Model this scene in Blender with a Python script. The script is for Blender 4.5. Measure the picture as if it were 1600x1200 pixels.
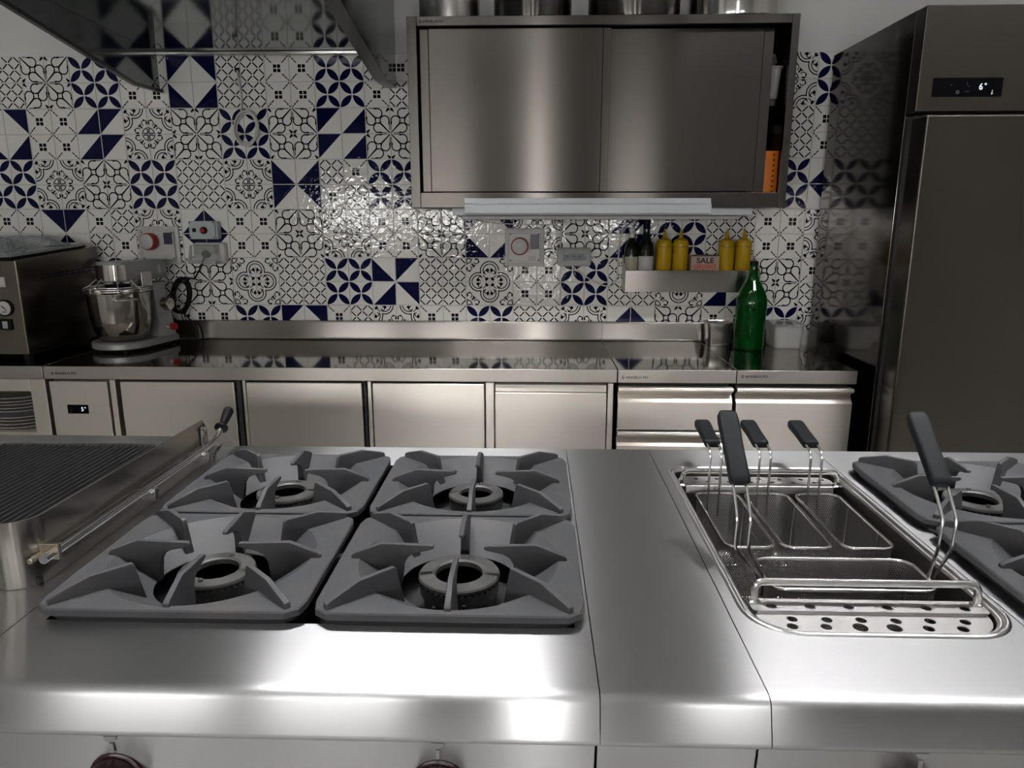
import bpy, bmesh, math, random
from mathutils import Vector, Matrix
for _o in list(bpy.data.objects): bpy.data.objects.remove(_o)
SC = bpy.context.scene
COL = SC.collection
random.seed(7)

# ------------------------------------------------------------------ camera
cd = bpy.data.cameras.new('camera'); cam = bpy.data.objects.new('camera', cd); COL.objects.link(cam)
cd.sensor_width = 36.0; cd.sensor_fit = 'HORIZONTAL'; cd.lens = 1136.69/1600*36; cd.clip_start = 0.02
cam.location = (0, -3.0995, 1.451)
cam.rotation_euler = (math.pi/2-0.2246, 0.0, 0.0297)
SC.camera = cam

# ------------------------------------------------------------------ world, exposure
W = bpy.data.worlds.new('world'); SC.world = W; W.use_nodes = True
bg = W.node_tree.nodes['Background']; bg.inputs[0].default_value = (1.0, 0.985, 0.965, 1); bg.inputs[1].default_value = 11.0
SC.view_settings.view_transform = 'Standard'; SC.view_settings.look = 'None'
SC.view_settings.exposure = 1.25; SC.view_settings.gamma = 1.0; SC.view_settings.use_curve_mapping = False
SC.cycles.max_bounces = 8; SC.cycles.diffuse_bounces = 4; SC.cycles.glossy_bounces = 5
SC.cycles.transmission_bounces = 8; SC.cycles.transparent_max_bounces = 16
SC.cycles.caustics_reflective = True; SC.cycles.sample_clamp_indirect = 3.0
SC.cycles.use_denoising = True
# openings of the wall behind the camera: (x0, x1, z0, z1)
REAR_Y = -5.3
REAR_WIN = [(-2.45, -1.55, 1.30, 1.70), (-1.40, -0.62, 1.30, 1.70), (-0.03, 0.10, 0.2, 2.5), (0.75, 1.25, 1.30, 1.70)]
for ws, yy, rx in ((REAR_WIN, REAR_Y-0.02, math.pi/2),):
    for (x0, x1, z0, z1) in ws:
        ld = bpy.data.lights.new('window_portal', 'AREA'); ld.shape = 'RECTANGLE'; ld.size = x1-x0; ld.size_y = z1-z0
        ld.cycles.is_portal = True
        lo = bpy.data.objects.new('window_portal', ld); COL.objects.link(lo)
        lo.location = ((x0+x1)/2, yy, (z0+z1)/2); lo.rotation_euler = (rx, 0, 0)

LAMP = 56.0      # brightness of the two louvred ceiling lamps

# ------------------------------------------------------------------ materials
MATS = {}
def nodes(m):
    m.use_nodes = True
    return m.node_tree.nodes, m.node_tree.links, m.node_tree.nodes['Principled BSDF']
def mat(name, col, rough=0.5, metal=0.0, spec=0.5, emit=0.0, alpha=None, trans=0.0, ior=1.45, coat=0.0):
    m = bpy.data.materials.new(name); n, l, b = nodes(m)
    b.inputs['Base Color'].default_value = (*col, 1); b.inputs['Roughness'].default_value = rough
    b.inputs['Metallic'].default_value = metal; b.inputs['Specular IOR Level'].default_value = spec
    b.inputs['IOR'].default_value = ior; b.inputs['Transmission Weight'].default_value = trans
    b.inputs['Coat Weight'].default_value = coat
    if emit: b.inputs['Emission Color'].default_value = (*col, 1); b.inputs['Emission Strength'].default_value = emit
    MATS[name] = m
    return m
def noise_bump(name, scale, strength, dist=0.001, detail=2, sc3=None, rough=None, colvar=None):
    """world-space noise as fine relief, optional roughness range and optional colour variation"""
    m = MATS[name]; n, l, b = nodes(m)
    g = n.new('ShaderNodeNewGeometry'); mp = n.new('ShaderNodeMapping'); mp.inputs['Scale'].default_value = sc3 or (1, 1, 1)
    t = n.new('ShaderNodeTexNoise'); t.inputs['Scale'].default_value = scale; t.inputs['Detail'].default_value = detail
    l.new(g.outputs['Position'], mp.inputs['Vector']); l.new(mp.outputs[0], t.inputs['Vector'])
    if strength:
        bp = n.new('ShaderNodeBump'); bp.inputs['Strength'].default_value = strength; bp.inputs['Distance'].default_value = dist
        l.new(t.outputs['Fac'], bp.inputs['Height']); l.new(bp.outputs[0], b.inputs['Normal'])
    if rough:
        r = n.new('ShaderNodeMapRange'); r.inputs[1].default_value = 0.3; r.inputs[2].default_value = 0.7
        r.inputs[3].default_value = rough[0]; r.inputs[4].default_value = rough[1]
        l.new(t.outputs['Fac'], r.inputs[0]); l.new(r.outputs[0], b.inputs['Roughness'])
    if colvar:
        t2 = n.new('ShaderNodeTexNoise'); t2.inputs['Scale'].default_value = colvar[1]; t2.inputs['Detail'].default_value = 4
        l.new(g.outputs['Position'], t2.inputs['Vector'])
        mx = n.new('ShaderNodeMix'); mx.data_type = 'RGBA'
        c = b.inputs['Base Color'].default_value
        mx.inputs[6].default_value = tuple(c); mx.inputs[7].default_value = (*colvar[0], 1)
        r = n.new('ShaderNodeMapRange'); r.inputs[1].default_value = 0.45; r.inputs[2].default_value = 0.75
        l.new(t2.outputs['Fac'], r.inputs[0]); l.new(r.outputs[0], mx.inputs[0]); l.new(mx.outputs[2], b.inputs['Base Color'])
    return m
def steel(name, col, rough, aniso=0.0, tang=(1, 0, 0), grain=None, rvar=0.015):
    m = mat(name, col, rough, metal=1.0); n, l, b = nodes(m)
    if aniso:
        b.inputs['Anisotropic'].default_value = aniso
        c = n.new('ShaderNodeCombineXYZ')
        for i in range(3): c.inputs[i].default_value = tang[i]
        l.new(c.outputs[0], b.inputs['Tangent'])
    if grain: noise_bump(name, 1.0, 0.0, 0.0004, 3, grain, (max(0.02, rough-rvar), rough+rvar))
    return m
GX = (5, 1500, 1500)
steel('steel_range', (0.50, 0.505, 0.515), 0.28, 1.0, (0, 1, 1), GX, 0.004)
steel('steel_counter', (0.84, 0.785, 0.72), 0.40, 0.92, (0, 1, 1), GX)
steel('steel_counter_top', (0.38, 0.355, 0.325), 0.075)
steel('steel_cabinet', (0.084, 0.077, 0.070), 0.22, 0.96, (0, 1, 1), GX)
steel('steel_fridge', (0.098, 0.086, 0.074), 0.22, 0.9, (0, 1, 1), GX, 0.006)
steel('steel_fridge_side', (0.14, 0.13, 0.12), 0.11)
steel('steel_splash', (0.25, 0.233, 0.215), 0.24, 0.94, (0, 1, 1), GX, 0.006)
steel('steel_edge', (0.50, 0.465, 0.425), 0.36, 0.9, (0, 1, 1), GX, 0.006)
steel('steel_flange_shaded', (0.10, 0.10, 0.10), 0.3)  # hood steel with the dark floor reflection put into its colour
steel('steel_hood', (0.24, 0.255, 0.26), 0.10)
noise_bump('steel_hood', 6.0, 0.15, 0.004, 2)
steel('steel_polished', (0.66, 0.65, 0.63), 0.13)
steel('steel_wire', (0.86, 0.85, 0.84), 0.20)
steel('steel_grill', (0.45, 0.42, 0.385), 0.20, 0.5, (0, 0, 1))
steel('steel_grill_front', (0.40, 0.37, 0.335), 0.21)
steel('steel_satin', (0.70, 0.69, 0.68), 0.30, 0.85, (0, 1, 1))
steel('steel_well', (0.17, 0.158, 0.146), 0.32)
steel('steel_pot', (0.50, 0.48, 0.46), 0.26)
steel('steel_sealer', (0.17, 0.147, 0.122), 0.24, 0.5, (0, 1, 1), GX)
steel('steel_bowl', (0.46, 0.43, 0.395), 0.13)
steel('brass_tarnish', (0.55, 0.49, 0.40), 0.25)
mat('iron_grate', (0.048, 0.049, 0.054), 0.55, spec=0.35)
noise_bump('iron_grate', 420, 0.22, 0.0006, 3, None, (0.50, 0.62), ((0.062, 0.058, 0.057), 22))
mat('iron_burner', (0.05, 0.05, 0.05), 0.48, spec=0.5)
noise_bump('iron_burner', 300, 0.2, 0.0006, 3, None, None, ((0.075, 0.07, 0.068), 40))
mat('iron_slat', (0.022, 0.022, 0.023), 0.45, spec=0.5)
mat('dark_pan', (0.012, 0.012, 0.013), 0.6)
mat('black_plastic', (0.005, 0.005, 0.0055), 0.55, spec=0.15)
mat('grip_plastic', (0.006, 0.0072, 0.009), 0.6, spec=0.25)
mat('black_gap', (0.006, 0.006, 0.006), 0.8)
mat('gasket', (0.03, 0.028, 0.027), 0.55)
mat('knob_red', (0.025, 0.002, 0.003), 0.25)
mat('paint_wall', (0.70, 0.70, 0.685), 0.75); noise_bump('paint_wall', 60, 0.1, 0.002)
mat('paint_ceiling', (0.78, 0.78, 0.77), 0.8)
mat('grout', (0.58, 0.575, 0.55), 0.7)
mat('floor_tile', (0.50, 0.485, 0.46), 0.35); noise_bump('floor_tile', 8, 0.05, 0.002)
def glaze(name, col, sp=0.4):
    m = mat(name, col, 0.06, spec=sp)
    noise_bump(name, 48.0, 0.34, 0.0030, 1.5)
glaze('tile_white', (0.74, 0.728, 0.69)); glaze('tile_blue', (0.0030, 0.0045, 0.036), 0.2); glaze('tile_ink', (0.003, 0.0035, 0.010), 0.2)
mat('white_plastic', (0.48, 0.47, 0.445), 0.35); mat('grey_plastic', (0.38, 0.38, 0.36), 0.4)
mat('lightgrey_paint', (0.40, 0.42, 0.435), 0.38); mat('midgrey_paint', (0.33, 0.34, 0.35), 0.4)
mat('red_plastic', (0.26, 0.012, 0.010), 0.3); mat('navy_plastic', (0.02, 0.022, 0.05), 0.3)
mat('clear_plastic', (0.92, 0.93, 0.93), 0.08, trans=0.85, ior=1.15); mat('cloudy_plastic', (0.80, 0.80, 0.78), 0.25, trans=0.55, ior=1.2)
mat('smoke_glass', (0.70, 0.74, 0.76), 0.06, trans=0.75, ior=1.2)
mat('cable_white', (0.55, 0.54, 0.51), 0.45); mat('cable_black', (0.005, 0.005, 0.005), 0.5, spec=0.2)
mat('mustard', (0.42, 0.26, 0.004), 0.35); mat('orange_plastic', (0.50, 0.13, 0.008), 0.3); mat('amber', (0.32, 0.13, 0.02), 0.25)
mat('bottle_dark', (0.008, 0.009, 0.008), 0.10); mat('label_cream', (0.36, 0.34, 0.25), 0.6); mat('label_white', (0.45, 0.44, 0.42), 0.6)
mat('green_glass', (0.012, 0.22, 0.036), 0.04, trans=0.9, ior=1.35); mat('card_pink', (0.40, 0.29, 0.24), 0.6)
mat('print_black', (0.01, 0.01, 0.01), 0.5); mat('print_red', (0.55, 0.045, 0.02), 0.5); mat('print_grey', (0.25, 0.25, 0.25), 0.5)
mat('white_stuff', (0.72, 0.71, 0.67), 0.5); mat('mixer_grey', (0.30, 0.305, 0.30), 0.35, metal=0.35)
mat('display_black', (0.002, 0.002, 0.003), 0.4, spec=0.05); mat('display_lit', (0.75, 0.85, 1.0), 0.3, emit=0.45); mat('display_dim', (0.16, 0.17, 0.19), 0.3)
mat('lamp_white', (1.0, 0.99, 0.985), 0.5, emit=LAMP); mat('ceramic', (0.70, 0.69, 0.66), 0.12); mat('pane_glass', (0.9, 0.95, 0.95), 0.02); MATS['pane_glass'].node_tree.nodes['Principled BSDF'].inputs['Alpha'].default_value = 0.06
mat('wood_frame', (0.62, 0.60, 0.57), 0.5); mat('lettering', (0.03, 0.028, 0.026), 0.5); mat('silver_plastic', (0.52, 0.53, 0.54), 0.3, metal=0.5)
# perforated sheet of the pasta baskets: a staggered grid of real cut-outs through the sheet
def perforated(name):
    m = steel(name, (0.50, 0.49, 0.48), 0.36); n, l, b = nodes(m)
    tc = n.new('ShaderNodeUVMap')
    sep = n.new('ShaderNodeSeparateXYZ'); l.new(tc.outputs[0], sep.inputs[0])
    def mth(op, a, c=None):
        x = n.new('ShaderNodeMath'); x.operation = op
        for i, v in enumerate((a, c)):
            if v is None: continue
            if isinstance(v, (int, float)): x.inputs[i].default_value = v
            else: l.new(v, x.inputs[i])
        return x.outputs[0]
    P = 0.0044
    def grid(ox, oy):
        fx = mth('SUBTRACT', mth('FRACT', mth('ADD', mth('DIVIDE', sep.outputs[0], P), ox)), 0.5)
        fy = mth('SUBTRACT', mth('FRACT', mth('ADD', mth('DIVIDE', sep.outputs[1], P*1.732), oy)), 0.5)
        fy = mth('MULTIPLY', fy, 1.732)
        return mth('ADD', mth('MULTIPLY', fx, fx), mth('MULTIPLY', fy, fy))
    d = mth('MINIMUM', grid(0.0, 0.0), grid(0.5, 0.5))
    l.new(mth('GREATER_THAN', d, 0.31*0.31), b.inputs['Alpha'])
    return m
perforated('steel_perforated')

# ------------------------------------------------------------------ mesh helpers
WLOC = {}
class MB:
    def __init__(s): s.v = []; s.f = []; s.m = []; s.uv = {}
    def add(s, vs, fs, m=0):
        o = len(s.v); s.v += [tuple(v) for v in vs]
        for f in fs: s.f.append(tuple(i+o for i in f)); s.m.append(m)
        return s
    def box(s, x0, x1, y0, y1, z0, z1, m=0):
        x0, x1 = sorted((x0, x1)); y0, y1 = sorted((y0, y1)); z0, z1 = sorted((z0, z1))
        return s.add([(x0,y0,z0),(x1,y0,z0),(x1,y1,z0),(x0,y1,z0),(x0,y0,z1),(x1,y0,z1),(x1,y1,z1),(x0,y1,z1)],
                     [(0,3,2,1),(4,5,6,7),(0,1,5,4),(1,2,6,5),(2,3,7,6),(3,0,4,7)], m)
    def loft(s, rings, m=0, closed=True, cap0=True, cap1=True, loop=False):
        n = len(rings[0]); vs = [p for r in rings for p in r]; fs = []
        R = len(rings)
        for i in range(R if loop else R-1):
            j = (i+1) % R
            for k in range(n if closed else n-1):
                k2 = (k+1) % n
                fs.append((i*n+k, i*n+k2, j*n+k2, j*n+k))
        if not loop and closed:
            if cap0: fs.append(tuple(range(n-1, -1, -1)))
            if cap1: fs.append(tuple((R-1)*n+k for k in range(n)))
        return s.add(vs, fs, m)
    def tube(s, pts, r, n=8, m=0, loop=False):
        P = [Vector(p) for p in pts]; N = len(P); T = []
        for i in range(N):
            a = P[(i-1) % N] if (loop or i > 0) else P[0]; b = P[(i+1) % N] if (loop or i < N-1) else P[-1]
            T.append((b-a).normalized())
        up = Vector((0,0,1)) if abs(T[0].z) < 0.9 else Vector((1,0,0))
        nrm = (up-T[0]*up.dot(T[0])).normalized(); rings = []
        for i in range(N):
            nrm = (nrm-T[i]*nrm.dot(T[i]))
            nrm = nrm.normalized() if nrm.length > 1e-6 else T[i].orthogonal().normalized()
            bi = T[i].cross(nrm); rr = r[i] if isinstance(r, (list, tuple)) else r
            rings.append([P[i]+(nrm*math.cos(2*math.pi*k/n)+bi*math.sin(2*math.pi*k/n))*rr for k in range(n)])
        return s.loft(rings, m, loop=loop)
    def cyl(s, p0, p1, r0, r1=None, n=20, m=0):
        return s.tube([p0, p1], [r0, r0 if r1 is None else r1], n, m)
    def lathe(s, prof, c=(0,0,0), n=28, m=0, axis='Z', sq=None):
        rings = []
        for (r, h) in prof:
            ring = []
            for k in range(n):
                a = 2*math.pi*k/n; x, y = r*math.cos(a), r*math.sin(a)
                if axis == 'Z': p = (c[0]+x, c[1]+y, c[2]+h)
                elif axis == 'Y': p = (c[0]+x, c[1]-h, c[2]+y)
                else: p = (c[0]+h, c[1]+x, c[2]+y)
                ring.append(p)
            rings.append(ring)
        return s.loft(rings, m)
    def prism(s, poly, fn, t0, t1, m=0):
        n = len(poly)
        return s.loft([[fn(a, b, t0) for a, b in poly], [fn(a, b, t1) for a, b in poly]], m)
    def build(s, name, mats, parent=None, bevel=0.0, seg=2, angle=35, flat=False, xf=None):
        me = bpy.data.meshes.new(name)
        off = Vector((0,0,0))
        vs = [Vector(v) for v in s.v]
        if xf is not None: vs = [xf @ v for v in vs]
        if parent is None:
            xs = [v.x for v in vs]; ys = [v.y for v in vs]; zs = [v.z for v in vs]
            off = Vector(((min(xs)+max(xs))/2, (min(ys)+max(ys))/2, min(zs)))
        else: off = WLOC[parent.name]
        me.from_pydata([v-off for v in vs], [], s.f)
        if isinstance(mats, str): mats = [mats]
        for q in mats: me.materials.append(MATS[q])
        me.polygons.foreach_set('material_index', s.m)
        bm = bmesh.new(); bm.from_mesh(me)
        if getattr(s, 'weld', False): bmesh.ops.remove_doubles(bm, verts=bm.verts, dist=1e-5)
        if getattr(s, 'recalc', True): bmesh.ops.recalc_face_normals(bm, faces=bm.faces)
        bm.to_mesh(me); bm.free()
        if not flat:
            me.polygons.foreach_set('use_smooth', [True]*len(me.polygons)); me.set_sharp_from_angle(angle=math.radians(angle))
        o = bpy.data.objects.new(name, me); COL.objects.link(o)
        if parent is None: o.location = off
        else: o.parent = parent
        WLOC[o.name] = off.copy()
        if bevel:
            b = o.modifiers.new('bevel', 'BEVEL'); b.width = bevel; b.segments = seg; b.limit_method = 'ANGLE'; b.angle_limit = math.radians(40); b.harden_normals = True
        return o
def thing(name, label, cat, loc, group=None):
    o = bpy.data.objects.new(name, None); COL.objects.link(o); o.location = loc; o.empty_display_size = 0.05
    WLOC[o.name] = Vector(loc); return tag(o, label, cat, group)
def tag(o, label, cat, group=None):
    o['label'] = label; o['category'] = cat
    if group: o['group'] = group
    return o
def struct(o, label=None): o['kind'] = 'structure'; return o
def copy_tree(root, loc, label, group=None):
    r = root.copy(); COL.objects.link(r); r.location = loc; r['label'] = label
    WLOC[r.name] = Vector(loc)
    for ch in list(root.children):
        c = ch.copy(); COL.objects.link(c); c.parent = r
        for g in list(ch.children):
            d = g.copy(); COL.objects.link(d); d.parent = c
    return r
def rrect(x0, x1, y0, y1, r, n=6):
    """ccw loop; r single or (x0y0, x1y0, x1y1, x0y1)"""
    rs = [r]*4 if not isinstance(r, (tuple, list)) else r
    out = []
    for (cx, cy, a0, q) in ((x0, y0, 180, 0), (x1, y0, 270, 1), (x1, y1, 0, 2), (x0, y1, 90, 3)):
        rr = rs[q]; sx = 1 if cx == x0 else -1; sy = 1 if cy == y0 else -1
        for k in range(n+1):
            a = math.radians(a0+90*k/n)
            out.append((cx+sx*rr+rr*math.cos(a), cy+sy*rr+rr*math.sin(a)))
    return out
def arc(cx, cy, r, a0, a1, n=10):
    return [(cx+r*math.cos(math.radians(a0+(a1-a0)*k/n)), cy+r*math.sin(math.radians(a0+(a1-a0)*k/n))) for k in range(n+1)]
def fillet(pts, r, n=4):
    """round the inner corners of a 3-D polyline"""
    P = [Vector(p) for p in pts]; out = [P[0]]
    for i in range(1, len(P)-1):
        a, b, c = P[i-1], P[i], P[i+1]
        d1 = min(r, (a-b).length*0.45); d2 = min(r, (c-b).length*0.45)
        p = b+(a-b).normalized()*d1; q = b+(c-b).normalized()*d2
        for k in range(n+1):
            t = k/n; out.append(p*(1-t)**2+b*2*t*(1-t)+q*t*t)
    out.append(P[-1]); return out
def plate_hole(mb, outer, inner, z, m=0):
    """flat ring between a rectangle (x0,x1,y0,y1) and a ccw rrect loop made with the same corner order"""
    x0, x1, y0, y1 = outer; n = len(inner)//4
    cs = [(x0, y0), (x1, y0), (x1, y1), (x0, y1)]
    o = len(mb.v)
    vs = [(x, y, z) for x, y in inner]+[(x, y, z) for x, y in cs]; N = len(inner); fs = []
    for q in range(4):
        for k in range(n-1): fs.append((q*n+k, N+q, q*n+k+1))
        a = q*n+n-1; b = ((q+1) % 4)*n
        fs.append((a, N+q, N+(q+1) % 4, b))
    return mb.add(vs, fs, m)
def text(body, size, m, parent, origin, xdir=(1,0,0), zdir=(0,0,1), name='lettering', depth=0.0004, align='LEFT', sx=1.0, bold=0.0):
    """flat lettering standing on a face: origin = left end of the baseline, xdir along the line, zdir up"""
    cu = bpy.data.curves.new('txt', 'FONT'); cu.body = body; cu.size = size; cu.extrude = depth; cu.align_x = align; cu.resolution_u = 3; cu.offset = bold
    to = bpy.data.objects.new('txt', cu); COL.objects.link(to)
    dg = bpy.context.evaluated_depsgraph_get(); me = bpy.data.meshes.new_from_object(to.evaluated_get(dg))
    bpy.data.objects.remove(to); bpy.data.curves.remove(cu)
    X = Vector(xdir).normalized(); Z = Vector(zdir).normalized(); N = X.cross(Z)
    off = Vector(origin)-WLOC[parent.name]
    for v in me.vertices:
        p = v.co.copy(); v.co = off+X*(p.x*sx)+Z*p.y+N*p.z
    me.materials.clear(); me.materials.append(MATS[m]); me.name = name
    o = bpy.data.objects.new(name, me); COL.objects.link(o); o.parent = parent
    WLOC[o.name] = WLOC[parent.name].copy()
    return o
def brand(parent, x, y, z, h=0.011, wide=1.25):
    """dark emblem and maker's lettering on a steel edge"""
    mb = MB(); cx, cz = x+h*0.5, z+h*0.42
    ring = [(cx+h*0.42*math.cos(a), cz+h*0.42*math.sin(a)) for a in [k*math.pi/10 for k in range(20)]]
    inn = [(cx+h*0.30*math.cos(a), cz+h*0.30*math.sin(a)) for a in [k*math.pi/10 for k in range(20)]]
    mb.add([(a, y-0.0005, b) for a, b in ring+inn], [(k, (k+1) % 20, 20+(k+1) % 20, 20+k) for k in range(20)])
    mb.prism([(cx-h*0.2, cz-h*0.15), (cx+h*0.2, cz-h*0.15), (cx, cz+h*0.25)], lambda a, b, t: (a, t, b), y-0.0005, y)
    mb.box(cx-h*0.3, cx+h*0.3, y-0.0005, y, cz-h*0.62, cz-h*0.5)
    mb.build('emblem', 'lettering', parent, flat=True)
    text('ANGELO PO', h, 'lettering', parent, (x+h*1.35, y-0.0003, z), sx=wide, bold=0.0002)

# ================================================================== THE ROOM
RX0, RX1, CEIL = -3.1, 3.0, 3.0
TOPZ = 2.086                 # upper edge of the tiling
U0 = -2.0871                 # world x of tile column 0
mb = MB()
mb.box(RX0, RX1, 0.0065, 0.16, 0, TOPZ, 0); mb.box(RX0, RX1, 0.003, 0.16, TOPZ, CEIL, 1)
wall_back = struct(mb.build('wall_back', ['grout', 'paint_wall'], flat=True))
struct(MB().box(RX0, RX1, REAR_Y-0.15, 0.16, -0.1, 0).build('floor', 'floor_tile', flat=True))
struct(MB().box(RX0, RX1, REAR_Y-0.15, 0.16, CEIL, CEIL+0.1).build('ceiling', 'paint_ceiling', flat=True))
struct(MB().box(RX0-0.15, RX0, REAR_Y-0.15, 0.16, -0.1, CEIL+0.1).build('wall_left', 'paint_wall', flat=True))
struct(MB().box(RX1, RX1+0.15, REAR_Y-0.15, 0.16, -0.1, CEIL+0.1).build('wall_right', 'paint_wall', flat=True))
# wall behind the photographer, with its windows
mb = MB(); xs = RX0
for (x0, x1, z0, z1) in REAR_WIN:
    mb.box(xs, x0, REAR_Y-0.15, REAR_Y, 0, CEIL); mb.box(x0, x1, REAR_Y-0.15, REAR_Y, 0, z0); mb.box(x0, x1, REAR_Y-0.15, REAR_Y, z1, CEIL); xs = x1
mb.box(xs, RX1, REAR_Y-0.15, REAR_Y, 0, CEIL)
struct(mb.build('wall_rear', 'paint_wall', flat=True))
for i, (x0, x1, z0, z1) in enumerate(REAR_WIN):
    t = 0.035 if x1-x0 > 0.4 else 0.012; mb = MB(); y0, y1 = REAR_Y-0.11, REAR_Y-0.05
    mb.box(x0, x0+t, y0, y1, z0, z1); mb.box(x1-t, x1, y0, y1, z0, z1); mb.box(x0+t, x1-t, y0, y1, z0, z0+t); mb.box(x0+t, x1-t, y0, y1, z1-t, z1)
    w = struct(mb.build('window_%d' % (i+1), 'wood_frame'))
    MB().box(x0+t, x1-t, REAR_Y-0.083, REAR_Y-0.079, z0+t, z1-t).build('pane', 'pane_glass', w, flat=True)

# ------------------------------------------------------------------ printed wall tiles, 10 x 10 cm
TS = 0.1
def stroke(pts, w):
    out = []; w *= 1.16
    for i in range(len(pts)-1):
        (x0, y0), (x1, y1) = pts[i], pts[i+1]; d = math.hypot(x1-x0, y1-y0) or 1e-6
        nx, ny = -(y1-y0)/d*w/2, (x1-x0)/d*w/2; ex, ey = (x1-x0)/d*w*0.12, (y1-y0)/d*w*0.12
        out.append([(x0+nx-ex, y0+ny-ey), (x0-nx-ex, y0-ny-ey), (x1-nx+ex, y1-ny+ey), (x1+nx+ex, y1+ny+ey)])
    return out
def leaf(x, y, ang, ln, wd):
    a = math.radians(ang); c, s = math.cos(a), math.sin(a)
    pts = [(0, 0), (0.3, -0.5), (0.62, -0.38), (1, 0), (0.62, 0.38), (0.3, 0.5)]
    return [[(x+(p*ln)*c-(q*wd)*s, y+(p*ln)*s+(q*wd)*c) for p, q in pts]]
def mirror(polys): return [[(y, x) for x, y in reversed(p)] for p in polys]
def pat_medallion():
    h = []
    h += stroke(arc(0, 0, 0.25, 0, 45, 6), 0.035)
    h += stroke([(0.035, 0.035), (0.19, 0.035)], 0.035) + stroke([(0.19, 0.03), (0.19, 0.075)], 0.03)
    h += stroke(arc(0.43, 0.13, 0.115, -60, 150, 8), 0.032) + leaf(0.36, 0.045, 0, 0.19, 0.085)
    h += leaf(0.52, 0.10, 60, 0.12, 0.07)
    h += leaf(0.21, 0.21, 45, 0.26, 0.075) + leaf(0.33, 0.30, 10, 0.10, 0.06)
    h += stroke(arc(1.0, 0.53, 0.385, 268, 165, 12), 0.040) + stroke(arc(1.0, 0.53, 0.275, 268, 150, 10), 0.036)
    h += stroke(arc(0.86, 0.60, 0.085, 100, 380, 9), 0.032)
    h += leaf(0.84, 0.50, 8, 0.17, 0.15) + leaf(0.90, 0.56, -80, 0.15, 0.10) + leaf(0.90, 0.46, 40, 0.10, 0.08)
    h += stroke([(0.72, 0.72), (0.86, 0.86)], 0.03) + leaf(0.83, 0.84, 8, 0.15, 0.09) + leaf(0.85, 0.85, 45, 0.12, 0.09)
    return [(1, h+mirror(h))]
def pat_scroll():
    h = stroke([(0.975, 0.975), (0.60, 0.60)], 0.062)
    h += stroke(arc(0.775, 0.505, 0.185, 148, 372, 14), 0.042)
    h += leaf(0.955, 0.50, 86, 0.22, 0.085) + stroke([(0.965, 0.66), (0.972, 0.86)], 0.022)
    h += stroke(arc(0.5, 0.5, 0.125, 10, 45, 2), 0.035)
    h += leaf(0.965, 0.035, 128, 0.19, 0.065) + leaf(0.975, 0.03, 100, 0.10, 0.04)
    h = h+mirror(h[1:])
    return [(1, h+[[(1-x, 1-y) for x, y in p] for p in h])]
def pat_petals():
    out = []
    for sx, sy in ((0, 0), (1, 0), (1, 1), (0, 1)):
        a = arc(0.5, 0, 0.5, 180, 90, 7); b = arc(0, 0.5, 0.5, 0, -90, 7)
        p = a+b[1:-1]
        p = [(0.25+(x-0.25)*0.93, 0.25+(y-0.25)*0.93) for x, y in p]
        p = [(1-x if sx else x, 1-y if sy else y) for x, y in p]
        out.append(p)
    return [(0, out)]
def pat_hatch():
    out = []
    for i in range(2):
        for j in range(2):
            cx, cy = 0.25+0.5*i, 0.25+0.5*j; V = [(cx, cy-0.25), (cx+0.25, cy), (cx, cy+0.25), (cx-0.25, cy)]
            for k in range(4):
                (x0, y0), (x1, y1) = V[k], V[(k+1) % 4]; t = 0.13
                out += stroke([(x0+(x1-x0)*t, y0+(y1-y0)*t), (x0+(x1-x0)*(1-t), y0+(y1-y0)*(1-t))], 0.046)
    return [(1, out)]
def pat_squares():
    out = []
    for i in (-1, 1):
        for j in (-1, 1):
            cx, cy = 0.5+0.082*i, 0.5+0.082*j
            out.append([(cx-0.066, cy-0.066), (cx+0.066, cy-0.066), (cx+0.066, cy+0.066), (cx-0.066, cy+0.066)])
            c0 = (0.5+0.5*i, 0.5+0.5*j); q = lambda t: (c0[0]-i*t, c0[1]-j*t)
            out += stroke([q(0.03), q(0.10)], 0.034) + stroke([q(0.19), q(0.29)], 0.036) + stroke([q(0.13), q(0.165)], 0.055)
    return [(1, out)]
def pat_triangle(): return [(0, [[(0.01, 0.02), (0.965, 0.02), (0.01, 0.975)]])]
def tile_mesh_data(pats):
    mb = MB(); w, c, t = 0.0492, 0.0012, 0.0075
    r = lambda q, y: [(-q, y, -q), (q, y, -q), (q, y, q), (-q, y, q)]
    mb.loft([r(w, t), r(w, c), r(w-c, 0)], 0, cap0=False)
    for m, polys in pats:
        for p in polys:
            mb.add([((max(0.014, min(0.986, a))-0.5)*TS, -0.00012, (max(0.014, min(0.986, b))-0.5)*TS) for a, b in p], [tuple(range(len(p)))], 1+m)
    return mb
TILES = {}
for key, fn in dict(M=pat_medallion, S=pat_scroll, P=pat_petals, H=pat_hatch, Q=pat_squares, T=pat_triangle).items():
    d = tile_mesh_data(fn()); me = bpy.data.meshes.new('tile')
    me.from_pydata(d.v, [], d.f); me.polygons.foreach_set('material_index', d.m)
    for q in ('tile_white', 'tile_blue', 'tile_ink'): me.materials.append(MATS[q])
    bm = bmesh.new(); bm.from_mesh(me)
    for f in bm.faces:
        if f.material_index > 0 and f.normal.y > 0: f.normal_flip()
        if f.material_index == 0 and f.normal.y > 0.01: f.normal_flip()
    bm.to_mesh(me); bm.free(); TILES[key] = (me, d)
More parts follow.
